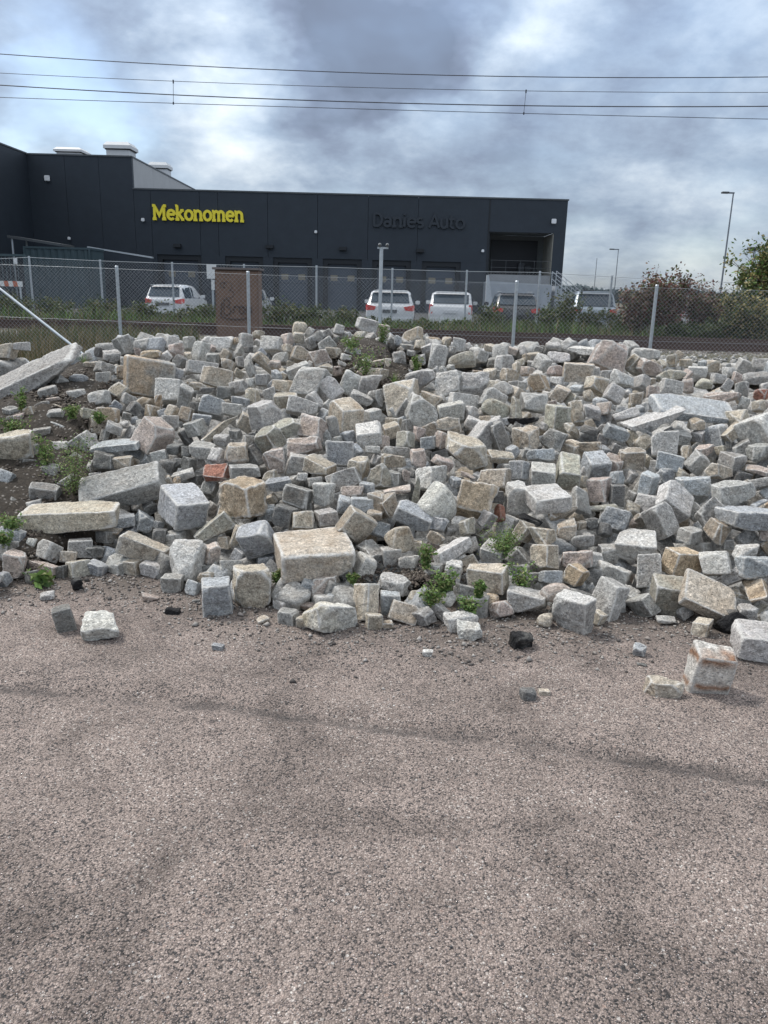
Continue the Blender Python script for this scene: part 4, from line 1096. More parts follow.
ff = empty('chain_link_fence', (0, 0, 0), 'far chain link fence with thin posts in front of the parked cars', 'fence')
YFF = 28.2
ftops = [(-190, 258), (-115, 259.5), (-42, 260.5), (29, 257.5), (100, 261), (172, 263.5), (244, 265.5), (316.5, 267), (392.5, 269.5), (467, 271.5), (540, 272.5), (612, 277), (690, 281), (770, 284), (850, 286), (930, 289)]
fp = []
for px, py in ftops:
    t = pixy(px, py, YFF); z0 = .15
    MB().tube((0, 0, -.1), (0, 0, t.z - z0 + .05), .035, n=10).build('fence_post', M_GALV, ff, loc=(t.x, YFF, z0)); fp.append((t.x, t.z))
Lf = [(q_[0] - fp[0][0]) / (fp[-1][0] - fp[0][0]) for q_ in fp]
chain_link('wire_mesh', ff, (fp[0][0], YFF - .04), (fp[-1][0], YFF - .04), lambda t: .18, lambda t: float(np.interp(t, Lf, [q_[1] for q_ in fp])), .0030, .10)
mb = MB()
for p_, q_ in zip(fp[:-1], fp[1:]): mb.tube((p_[0], YFF - .04, p_[1]), (q_[0], YFF - .04, q_[1]), .008, n=6, cap=False)
mb.build('top_rail', M_GALV, ff)

# pole with two little heads in the fence line
t = pixy(381.5, 247, 14.55); bz = .0
pole = empty('camera_pole', (t.x, 14.55, .1), 'taller galvanised pole with two small heads standing behind the soil mound', 'pole')
MB().tube((0, 0, -.2), (0, 0, t.z - .1), .032, n=12).build('pole_tube', M_GALV, pole)
MB().box(-.07, .12, -.015, .015, t.z - .13, t.z - .10).build('bracket', M_GALV, pole)
M_DGREY = mat('dark_grey_plastic', (.08, .085, .09), .5)
for xx in (-.03, .10):
    m_ = MB(); m_.tube((xx, -.05, t.z - .075), (xx, .05, t.z - .06), .03, .03, n=10); m_.tube((xx, -.075, t.z - .08), (xx, -.05, t.z - .075), .022, .03, n=10)
    m_.build('lamp_head', M_DGREY, pole)

# ------------------------------------------------------------------ brown cabinet with graffiti
M_CAB = mat('brown_cabinet', (.175, .112, .085), .75, 0, .18, 5, .15)
M_CAP = mat('cabinet_cap', (.16, .14, .14), .6, 0, .15, 6)
M_SPRAY = mat('grey_spray', (.085, .06, .055), .85)
YCB = 19.4
c0 = pixy(216.5, 333, YCB); c1 = pixy(259, 333, YCB); ct = pixy(238, 270, YCB)
zc0 = .22
cab = empty('utility_cabinet', ((c0.x + c1.x) / 2, YCB, zc0), 'brown metal utility cabinet with grey graffiti standing by the railway', 'cabinet')
wC = (c1.x - c0.x) / 2; hC = ct.z - zc0
MB().box(-wC, wC, 0, .55, 0, hC).build('cabinet_body', M_CAB, cab, bevel=.012)
MB().box(-wC + .02, wC * .52, -.022, -.002, .08, hC - .03).build('door', M_CAB, cab, bevel=.006)
MB().box(wC * .54, wC - .02, -.022, -.002, .08, hC - .03).build('door', M_CAB, cab, bevel=.006)
MB().box(-wC - .05, wC + .05, -.07, .62, hC, hC + .05).build('cap', M_CAP, cab, bevel=.008)
MB().box(-wC - .03, wC + .03, -.03, .58, -.25, 0).build('plinth', M_CAP, cab)
def strokes(name, parent, lines, M_, thick, y0, y1, ox=0, oz=0, sx=1, sz=1):
    mb = MB()
    for ln in lines:
        P_ = [Vector((ox + x * sx, oz + z * sz)) for x, z in ln]
        L_, R_ = [], []
        for i, p in enumerate(P_):
            a = P_[max(i - 1, 0)]; b = P_[min(i + 1, len(P_) - 1)]
            closed = (P_[0] - P_[-1]).length < 1e-6
            if closed and i in (0, len(P_) - 1): a = P_[-2]; b = P_[1]
            d_ = (b - a).normalized(); n_ = Vector((-d_.y, d_.x)) * thick / 2
            k = 1.0
            if 0 < i < len(P_) - 1:
                e1 = (p - a).normalized(); k = 1 / max(.5, abs(Vector((-e1.y, e1.x)).dot(n_.normalized())))
            L_.append(p + n_ * k); R_.append(p - n_ * k)
        n_ = len(P_); ya = y0 - .004 * lines.index(ln)
        vs = [(p[0], ya, p[1]) for p in L_] + [(p[0], ya, p[1]) for p in R_] + [(p[0], y1, p[1]) for p in L_] + [(p[0], y1, p[1]) for p in R_]
        fs = [(n_, 0, 2 * n_, 3 * n_), (n_ - 1, 2 * n_ - 1, 4 * n_ - 1, 3 * n_ - 1)]
        for i in range(n_ - 1): fs += [(i, i + 1, n_ + i + 1, n_ + i), (2 * n_ + i, 3 * n_ + i, 3 * n_ + i + 1, 2 * n_ + i + 1), (i, 2 * n_ + i, 2 * n_ + i + 1, i + 1), (n_ + i, n_ + i + 1, 3 * n_ + i + 1, 3 * n_ + i)]
        mb.add(vs, fs)
    return mb.build(name, M_, parent)
def arc(cx_, cz, rx, rz, a0, a1, n=14):
    return [(cx_ + rx * math.cos(R(a0 + (a1 - a0) * i / n)), cz + rz * math.sin(R(a0 + (a1 - a0) * i / n))) for i in range(n + 1)]
g = [arc(.20, .90, .10, .08, 200, -60), arc(.22, .76, .12, .07, 90, -120), arc(.10, .92, .07, .05, 0, 300),
     [(.10, .66), (.10, .40)], arc(.14, .60, .10, .065, 110, -90), arc(.15, .46, .11, .08, 90, -120),
     [(.32, .42), (.33, .54)] + arc(.40, .50, .06, .05, 150, 0), arc(.52, .48, .06, .07, 0, 360), [(.62, .42), (.63, .55)] + arc(.69, .49, .055, .05, 150, 0) + [(.75, .42)],
     [(.05, .60), (.02, .36)] + arc(.36, .37, .33, .06, 190, 340) + [(.72, .46)]]
strokes('graffiti', cab, g, M_SPRAY, .017, -.024, -.0225, -wC + .10, hC * .30 - .25, 1.0, 1.25)
# small white signs beside the cabinet
M_WHITE = mat('white_paint', (.70, .72, .74), .5)
for px, py, w_, h_, lab in ((211.5, 271.5, 9, 13, 'larger white plate on a thin post left of the brown cabinet'), (213, 285, 3, 9, 'small white plate low at the left edge of the brown cabinet')):
    p = pixy(px, py, 26.5); s_ = 26.5 / F / .97
    rt = empty('sign_plate', (p.x, 26.5, .15), lab, 'sign', 'white plates by the cabinet')
    MB().box(-w_ / 2 * s_, w_ / 2 * s_, -.01, .01, p.z - .15 - h_ / 2 * s_, p.z - .15 + h_ / 2 * s_).build('plate', M_WHITE, rt)
    MB().tube((0, .03, 0), (0, .03, p.z - .15), .018, n=6).build('post', M_GALV, rt)

# ------------------------------------------------------------------ car park and warehouse
M_ASPH = mat('car_park_asphalt', (.055, .057, .06), .9, 0, .2, 3, .3)
MB().add([(-70, 27.9, .16), (70, 27.9, .16), (70, 95, .16), (-70, 95, .16)], [(0, 1, 2, 3)]).build('car_park', M_ASPH)['kind'] = 'structure'
M_CLAD = mat('dark_cladding', (.030, .040, .054), .55, .25, .10, 1.2)
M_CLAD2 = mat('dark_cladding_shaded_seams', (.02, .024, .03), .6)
M_LIGHTCLAD = mat('pale_grey_cladding', (.42, .43, .44), .6, 0, .06, .8)
M_DOOR = mat('dock_door', (.075, .095, .125), .5, .1)
M_FRAME = mat('dark_door_frame', (.012, .016, .022), .6)
M_PANE = mat('door_window', (.24, .22, .17), .3)
M_COPE = mat('roof_coping', (.10, .11, .12), .5, .4)
M_ROOF = mat('roof_felt', (.08, .08, .085), .9)
YB = 62.0
def BX(px, py=250): return pixy(px, py, YB).x
def BZ(px, py): return pixy(px, py, YB).z
wh = empty('warehouse', (0, YB, .16), 'long dark grey warehouse with dock doors and an open loading bay at its right end', 'warehouse')
def rel_(v): return v - .16
zr = BZ(350, 195)                         # roof of the low part
roofz = zr; x_r = BX(566, 230); x_bay = BX(487.5, 240); x_step = BX(136, 200)
doors = [(157, 202, 253.5), (225, 263, 256), (273, 312, 257), (323, 362, 259), (372.5, 411.5, 260.5), (422.5, 461.5, 262)]
zd = BZ(300, 258)
seams = [153, 201, 219, 268, 317.5, 367.5, 417, 487.5]
edges = [BX(s_) for s_ in seams]
dx = [(BX(a), BX(b)) for a, b, _ in doors]
def wallbox(x0, x1, z0, z1, nm='wall_panel', m_=M_CLAD, y0=0.0, y1=.3):
    g_ = .012
    return MB().box(x0 + g_, x1 - g_, y0, y1, z0, z1).build(nm, m_, wh)
backing = MB()
for i in range(len(edges) - 1):
    a_, b_ = edges[i], edges[i + 1]
    ds = [d_ for d_ in dx if d_[1] > a_ + .2 and d_[0] < b_ - .2]
    wallbox(a_, b_, rel_(zd) + .002, rel_(zr) - .001)
    # piers beside the openings
    cur = a_
    for d_ in ds:
        if d_[0] > cur + .05: wallbox(cur - .010, d_[0] + .010, 0, rel_(zd))
        cur = max(cur, d_[1])
    if b_ > cur + .05: wallbox(cur - .010, b_ + .010, 0, rel_(zd))
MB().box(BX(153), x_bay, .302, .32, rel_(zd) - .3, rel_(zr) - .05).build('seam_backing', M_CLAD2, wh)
for (a_, b_) in dx:
    dr = MB().box(a_ + .35, b_ - .35, .45, .50, 0, rel_(zd) - .35).build('dock_door', M_DOOR, wh)
    fr = MB(); fr.box(a_, a_ + .35, .10, .55, 0, rel_(zd) - .01); fr.box(b_ - .35, b_, .10, .55, 0, rel_(zd) - .01); fr.box(a_ + .35, b_ - .35, .10, .55, rel_(zd) - .35, rel_(zd) - .01)
    fr.build('dock_shelter', M_FRAME, wh)
    wd_ = b_ - a_
    zw = rel_(BZ(300, 273)) - .3
    for fx in (.28, .72): MB().box(a_ + wd_ * fx - .26, a_ + wd_ * fx + .26, .44, .449, zw - .22 + .02, zw + .22).build('window', M_PANE, dr)
    for q in range(1, 6): MB().box(a_ + .36, b_ - .36, .445, .4495, q * .62 - .012, q * .62 + .012).build('door_joint', M_FRAME, dr)
# coping of the low part
MB().box(BX(136) , x_r + .05, -.06, .5, rel_(zr), rel_(zr) + .10).build('coping', M_COPE, wh)
MB().box(BX(136), x_r, .5, 40, rel_(zr) - .3, rel_(zr) - .05).build('roof', M_ROOF, wh)
# loading bay at the right end
zl = BZ(525, 232.5)
wallbox(x_bay, x_r, rel_(zl), rel_(zr) - .001)
MB().box(x_bay, x_bay + .10, -.03, 0.0, 0, rel_(zr)).build('downpipe', M_FRAME, wh)
xc = BX(553.5, 240)
MB().box(xc, x_r - .012, 0, 4, 0, rel_(zl) - .002).build('bay_side_wall', M_CLAD, wh)
M_BAYIN = mat('bay_inner_wall', (.14, .15, .15), .7, 0, .08, 1)
MB().box(xc - .05, xc - .002, .05, 3.6, 0, rel_(zl) - .01).build('bay_lining', mat('bay_lining_pale', (.34, .33, .29), .6), wh)
MB().box(x_bay - .002, xc - .06, 3.6, 3.8, 0, rel_(zl) - .004).build('bay_back_wall', M_BAYIN, wh)
MB().box(x_bay + .002, x_bay + .2, .32, 3.6, 0, rel_(zl) - .004).build('bay_partition', M_CLAD, wh)
MB().box(x_bay + .2, xc - .06, .31, 3.6, rel_(zl) - .002, rel_(zl) + .2).build('bay_ceiling', M_BAYIN, wh)
zf = BZ(520, 275)
MB().box(x_bay + .2, xc - .06, .0, 3.6, 0, rel_(zf)).build('dock_platform', mat('concrete', (.26, .27, .28), .85, 0, .12, 2), wh)
d0, d1 = pixy(491.5, 240, 65.5).x, pixy(538, 240, 65.5).x; zt = pixy(515, 240.5, 65.5).z
MB().box(d0, d1, 3.48, 3.59, rel_(zf), rel_(zt)).build('bay_door', mat('bay_door_dark', (.010, .012, .018), .5), wh)
q = MB()
for k in range(3): q.box(xc - 2.2 + k * .55, xc - 1.75 + k * .55, 1.6 + k * .3, 2.2 + k * .3, rel_(zf), rel_(zf) + .9 - .2 * k)
q.build('bay_load', M_FRAME, wh)
# taller part at left
z_t = BZ(85, 155); xL = BX(35)
zt_r = BZ(135, 157.3)
MB().box(BX(104), BX(136.5) - .01, 0, .3, 0, rel_(zt_r)).build('wall_panel', M_CLAD, wh)
MB().box(BX(136.5) + .01, BX(153) - .012, 0, .3, 0, rel_(zr) - .001).build('wall_panel', M_CLAD, wh)
MB().box(BX(71), BX(104) - .02, 0, .3, 0, rel_(zt_r)).build('wall_panel', M_CLAD, wh)
MB().box(xL - .3, BX(71) - .02, 0, .3, 0, rel_(zt_r)).build('wall_panel', M_CLAD, wh)
xs_side = BX(136.5)
zt_r2 = rel_(zt_r)
for k in range(4):
    MB().box(xs_side - .3, xs_side - .002, .302 + k * 5 + .012, .302 + (k + 1) * 5 - .012, rel_(zr) - .3, zt_r2).build('side_panel', M_LIGHTCLAD, wh)
MB().box(xL, xs_side - .302, .302, 20.3, zt_r2 - .3, zt_r2 - .05).build('upper_roof', M_ROOF, wh)
cp = MB(); cp.box(xL, xs_side + .04, -.06, .35, zt_r2, zt_r2 + .10); cp.box(xs_side - .35, xs_side + .04, .36, 20.3, zt_r2, zt_r2 + .10); cp.build('coping', M_COPE, wh)
# wing that comes towards the viewer at the far left
for k in range(4):
    MB().box(xL - .3, xL - .004, -.012 - (k + 1) * 6, -.012 - k * 6 - .02, 0, zt_r2 + .02).build('wing_panel', M_CLAD, wh)
MB().box(xL - .35, xL + .05, -24, -.07, zt_r2 + .022, zt_r2 + .12).build('coping', M_COPE, wh)
MB().box(xL - 14, xL - .31, -24, 20, zt_r2 - .25, zt_r2 - .02).build('upper_roof', M_ROOF, wh)
MB().box(xL - 14, xL - .31, -24.2, -23.9, 0, zt_r2 - .26).build('wing_front', M_CLAD, wh)
# rooftop units
M_UNIT = mat('white_roof_unit', (.62, .64, .66), .5, 0, .05, 2)
def unit(px0, px1, py0, py1, Y, lab):
    a_, b_ = pixy(px0, py1, Y), pixy(px1, py0, Y)
    rt = empty('roof_ventilator', ((a_.x + b_.x) / 2, Y, a_.z), lab, 'ventilator', 'white ventilators on the roof')
    w_ = (b_.x - a_.x) / 2; h_ = b_.z - a_.z
    MB().box(-w_ * .85, w_ * .85, -w_ * .8, w_ * .8, -1.5, h_ * .38).build('base', M_UNIT, rt)
    MB().box(-w_ * .92, w_ * .92, -w_ * .86, w_ * .86, h_ * .38, h_ * .46).build('louvre', M_FRAME, rt)
    MB().add([(-w_, -w_, h_ * .46), (w_, -w_, h_ * .46), (w_, w_, h_ * .46), (-w_, w_, h_ * .46), (-w_, -w_, h_ * .72), (w_, -w_, h_ * .72), (w_, w_, h_ * .72), (-w_, w_, h_ * .72),
              (-w_ * .8, -w_ * .8, h_), (w_ * .8, -w_ * .8, h_), (w_ * .8, w_ * .8, h_), (-w_ * .8, w_ * .8, h_)],
             [(0, 3, 2, 1), (0, 1, 5, 4), (1, 2, 6, 5), (2, 3, 7, 6), (3, 0, 4, 7), (4, 5, 9, 8), (5, 6, 10, 9), (6, 7, 11, 10), (7, 4, 8, 11), (8, 9, 10, 11)]).build('hood', M_UNIT, rt)
unit(108, 134, 144, 156, 66, 'nearest and largest white ventilator on the tall roof')
unit(59, 86, 149.5, 157, 74, 'wide pale ventilator left on the tall roof, partly hidden')
unit(151, 170, 163.5, 174, 76, 'rightmost white ventilator standing behind the pale side wall')
# wall lights
M_LAMP = mat('floodlight_white', (.75, .77, .8), .4)
for px, py, s_, lab in ((48, 178.5, .19, 'square white floodlight high on the tall wall at left'), (553.5, 221.5, .17, 'square white floodlight at the top right corner above the loading bay'),
                        (70, 238.5, .10, 'small white wall lamp low on the tall wall'), (482.5, 251, .10, 'small round white wall lamp left of the loading bay'), (143.5, 220, .12, 'small grey wall box left of the yellow sign'),
                        (316, 232, .1, 'small dark wall lamp above the third dock door'), ):
    p = pixy(px, py, YB)
    rt = empty('wall_light', (p.x, YB - .02, p.z), lab, 'wall light', 'lights on the warehouse wall')
    MB().box(-s_, s_, -.22, -.08, -s_, s_).build('housing', M_LAMP, rt, bevel=.03); MB().box(-.06, .06, -.08, .0, -.06, .06).build('bracket', M_FRAME, rt)
for px, py in ((178, 246), (270, 247), (343, 249), (420, 251)):
    p = pixy(px, py, YB); rt = empty('wall_light', (p.x, YB - .02, p.z), 'small dark lamp hood above the dock doors, at x of door below it', 'wall light', 'small dark lamps above the dock doors')
    rt['label'] = 'small dark lamp hood on the wall above ' + {178: 'the leftmost dock door', 270: 'the third dock door', 343: 'the fourth dock door', 420: 'the gap between the last two dock doors'}[px]
    MB().box(-.28, .28, -.35, -.02, -.12, .14).build('hood', M_FRAME, rt, bevel=.03)
# ------------------------------------------------------------------ sign lettering
def glyph(ch):
    s_, S = [], .16     # strokes in a 1-high x-height frame of 0.72; returns strokes, width
    A = arc
    if ch == 'M': return [[(.14, .04), (.14, .96)], [(.14, .93), (.48, .30), (.82, .93)], [(.82, .96), (.82, .04)], [(0, .06), (.28, .06)], [(.68, .06), (.98, .06)], [(0, .94), (.2, .94)], [(.78, .94), (.98, .94)]], 1.02
    if ch == 'e': return [A(.32, .36, .25, .30, 0, 315, 18) , [(.08, .38), (.57, .38)]], .62
    if ch == 'k': return [[(.14, .04), (.14, 1.0)], [(.02, .96), (.14, .96)], [(0, .06), (.28, .06)], [(.14, .30), (.50, .66)], [(.26, .40), (.54, .04)], [(.38, .66), (.6, .66)], [(.42, .06), (.64, .06)]], .66
    if ch == 'o': return [A(.32, .36, .25, .30, 0, 360, 20)], .64
    if ch == 'n': return [[(.14, .04), (.14, .70)], [(.02, .66), (.14, .66)], [(0, .06), (.28, .06)], A(.34, .42, .20, .24, 175, 0, 10) + [(.54, .04)], [(.42, .06), (.68, .06)]], .70
    if ch == 'm': return [[(.14, .04), (.14, .70)], [(.02, .66), (.14, .66)], [(0, .06), (.28, .06)], A(.32, .42, .17, .24, 175, 0, 10) + [(.49, .04)], [(.38, .06), (.60, .06)], A(.67, .42, .17, .24, 175, 0, 10) + [(.84, .04)], [(.73, .06), (.98, .06)]], 1.0
    if ch == 'D': return [[(.1, .04), (.1, .96)], [(.1, .93), (.28, .93)] + A(.30, .50, .28, .43, 90, -90, 14) + [(.1, .07)]], .68
    if ch == 'a': return [A(.26, .46, .20, .22, 150, 0, 8) + [(.46, .04)], A(.26, .22, .18, .17, 0, 360, 14)], .56
    if ch == 'i': return [[(.09, .04), (.09, .70)], [(.09, .84), (.09, .98)]], .24
    if ch == 's': return [A(.22, .52, .17, .16, 40, 250, 10) + A(.24, .21, .17, .16, 90, -140, 10)], .48
    if ch == 'A': return [[(.03, .04), (.34, .95), (.65, .04)], [(.15, .32), (.53, .32)]], .70
    if ch == 'u': return [[(.09, .70), (.09, .28)] + A(.27, .27, .18, .22, 180, 360, 10) + [(.45, .70)], [(.45, .7), (.45, .04)]], .56
    if ch == 't': return [[(.16, .92), (.16, .20)] + A(.28, .20, .12, .13, 180, 300, 6), [(.02, .66), (.38, .66)]], .42
    return [], .30
def sign(name, text, px0, px1, pyb, pyt, M_, thick, lab, dep):
    a_, b_ = pixy(px0, pyb, YB), pixy(px1, pyb, YB); hgt = pixy((px0 + px1) / 2, pyt, YB).z - pixy((px0 + px1) / 2, pyb, YB).z
    rt = empty(name, (a_.x, YB - .02, pixy((px0 + px1) / 2, pyb, YB).z), lab, 'sign')
    tw = sum(glyph(c)[1] for c in text); sx = (b_.x - a_.x) / tw; x = 0
    for c in text:
        g_, w_ = glyph(c)
        if g_: strokes('letter', rt, g_, M_, thick, -dep, -.01, x * sx, 0, sx, hgt)
        x += w_
    return rt
M_YEL = mat('yellow_letters', (.92, .78, .05), .45)
s1 = sign('sign_lettering', 'Mekonomen', 153.5, 244.5, 221, 206, M_YEL, .185, 'yellow slab serif letters on the dark warehouse wall', .16)
M_DKL = mat('dark_letters', (.030, .038, .050), .45, .2)
sign('sign_lettering', 'Danies Auto', 372.5, 465, 228, 213.5, M_DKL, .17, 'dark grey letters on the same coloured wall right of centre', .14)

# ------------------------------------------------------------------ things in front of the warehouse at left
M_CONT = mat('container_paint', (.045, .075, .09), .55, .1, .12, 2)
ctn = empty('shipping_container', (BX(24), 50, .16), 'dark corrugated steel container before the warehouse at left', 'container')
x0c, x1c = pixy(24, 250, 50).x, pixy(89.5, 250, 50).x
ctn.location.x = x0c
hcz = pixy(60, 247, 50).z - .16; wd_ = x1c - x0c
cb = MB(); k = 0; x = 0
while x < wd_ - .3:
    cb.add([(x, 0, .15), (x + .14, 0, .15), (x + .20, .05, .15), (x + .34, .05, .15), (x + .40, 0, .15), (x, 0, hcz - .12), (x + .14, 0, hcz - .12), (x + .20, .05, hcz - .12), (x + .34, .05, hcz - .12), (x + .40, 0, hcz - .12)],
           [(0, 1, 6, 5), (1, 2, 7, 6), (2, 3, 8, 7), (3, 4, 9, 8)]); x += .40
cb.build('corrugated_side', M_CONT, ctn)
fr = MB(); fr.box(-.05, wd_ + .05, -.03, 2.4, hcz - .12, hcz); fr.box(-.05, .08, -.03, .1, 0, hcz - .121); fr.box(wd_ - .08, wd_ + .05, -.03, .1, 0, hcz - .121); fr.box(.081, wd_ - .081, -.03, .1, .0, .14); fr.box(0, wd_, 2.3, 2.4, .15, hcz - .121); fr.box(wd_ - .03, wd_, .101, 2.29, .15, hcz - .121); fr.box(0, .03, .101, 2.29, .15, hcz - .121)
fr.build('frame', M_CONT, ctn)
rw = empty('ramp_wall', (0, 54, .16), 'dark sloping ramp wall with a pale coping right of the container', 'wall')
p0, p1 = pixy(88, 248, 54), pixy(153, 258.5, 54)
MB().prism([(p0.x, 0), (p1.x, 0), (p1.x, p1.z - .16), (p0.x, p0.z - .16)], -.12, .12).build('wall_slab', M_CLAD, rw)
MB().prism([(p0.x, p0.z - .158), (p1.x, p1.z - .158), (p1.x, p1.z - .06), (p0.x, p0.z - .06)], -.15, .15).build('coping', M_GALV, rw)
sh = empty('smoking_shelter', (pixy(13, 250, 52).x, 52, .16), 'small dark lean-to shelter with sloping roof at the left behind the gate', 'shelter')
za = pixy(12, 238, 52).z - .16; zb_ = pixy(52, 246, 52).z - .16
MB().tube((0, 0, 0), (0, 0, za), .07, n=8).build('post', M_GALV, sh); MB().tube((0, 2, 0), (0, 2, za), .07, n=8).build('post', M_GALV, sh)
MB().prism([(-.2, za), (3.0, zb_), (3.0, zb_ + .14), (-.2, za + .16)], -.2, 2.2).build('roof', M_COPE, sh)
MB().box(.3, 2.6, 1.6, 1.9, 0, zb_ - .1).build('back_wall', M_FRAME, sh)
gt = empty('gate', (pixy(0, 254, 30).x, 30, .16), 'dark slatted gate leaf with a white notice at the left edge', 'gate')
xg = pixy(25.5, 254, 30).x - gt.location.x; zg = pixy(12, 254, 30).z - .16
fr = MB(); fr.box(-3, xg, -.04, .04, zg - .08, zg); fr.box(xg - .09, xg, -.04, .04, 0, zg - .081); fr.box(-3, xg - .091, -.04, .04, .05, .13); fr.build('gate_frame', M_CONT, gt)
sl = MB().box(-.012, .012, -.012, .012, .131, zg - .082).build('slat', M_CONT, gt); sl.location.x = -2.9
for k in range(1, int((xg + 2.8) / .14)):
    c = sl.copy(); C.objects.link(c); c.location.x = -2.9 + k * .14
p = pixy(15, 261, 29.9); MB().box(-.065, .065, -.02, 0, -.10, .10).build('notice', M_WHITE, gt, loc=(p.x - gt.location.x, -.06, p.z - .16))
# red and white barrier board
bb = empty('barrier_board', (pixy(0, 284, 26.2).x, 26.2, 0), 'red and white striped barrier board at the left edge by the gate', 'barrier')
M_RED = mat('faded_red', (.48, .16, .10), .6)
xe = pixy(22.5, 284, 26.2).x - bb.location.x; z1_ = pixy(10, 286.4, 26.2).z; z2_ = pixy(10, 281, 26.2).z
k = 0; x = xe
while x > xe - 2.2:
    MB().prism([(x - .14, z1_), (x, z1_), (x - .03 if k else x, z2_), (x - .17, z2_)], -.012, .012).build('stripe', M_WHITE if k % 2 == 0 else M_RED, bb); x -= .14; k += 1
MB().box(xe - .12, xe - .07, .013, .05, .1, z2_ - .02).build('leg', M_GALV, bb); MB().box(xe - 1.9, xe - 1.85, .013, .05, .1, z2_ - .02).build('leg', M_GALV, bb)

# ramp, retaining wall, steps with handrails before the loading bay
M_CONC = mat('pale_concrete', (.36, .40, .45), .85, 0, .12, 1.5, .2)
rp = empty('loading_ramp', (0, 58, .16), 'pale concrete ramp and retaining wall in front of the open loading bay', 'ramp')
a_, b_ = pixy(490, 281, 58), pixy(552, 285, 58); 
MB().prism([(a_.x, 0), (b_.x, 0), (b_.x, b_.z - .16), (a_.x, a_.z - .16)], 0, 3.9).build('ramp_slab', M_CONC, rp)
a2, b2 = pixy(487, 275, 57.6), pixy(492, 311, 57.6)
MB().prism([(a2.x, 0), (b2.x, 0), (b2.x, .9), (a2.x + .15, a2.z - .16), (a2.x, a2.z - .16)], -.3, -.02).build('parapet', mat('white_render', (.48, .52, .56), .7), rp)
stp = empty('outdoor_steps', (pixy(556, 280, 58).x, 58, .16), 'steps with thin handrails going down right of the loading bay', 'steps')
x1_ = pixy(596, 300, 58).x - stp.location.x; zt_ = pixy(556, 286, 58).z - .16; ns = 12
for k in range(ns):
    MB().box(x1_ * k / ns, x1_ * (k + 1) / ns - .004, 0, 1.6, 0, zt_ * (1 - k / ns) ).build('step', M_CONC, stp)
for yy in (0.05, 1.55):
    rl = MB()
    for k in range(0, ns + 1, 3): rl.tube((x1_ * k / ns, yy, zt_ * (1 - k / ns)), (x1_ * k / ns, yy, zt_ * (1 - k / ns) + 1.0), .025, n=6)
    for dz in (.5, 1.0): rl.tube((0, yy, zt_ + dz), (x1_, yy, dz), .025, n=6)
    rl.build('handrail', M_GALV, stp)
rl = MB()
for k in range(6): rl.tube((x_bay + .4 + k * 1.05, YB - .1, zf), (x_bay + .4 + k * 1.05, YB - .1, zf + 1.0), .012, n=6)
for dz in (.5, 1.0): rl.tube((x_bay + .3, YB - .1, zf + dz), (xc, YB - .1, zf + dz), .012, n=6)
meta(rl.build('guard_rail', M_COPE), 'thin guard rail across the edge of the loading bay platform', 'railing')

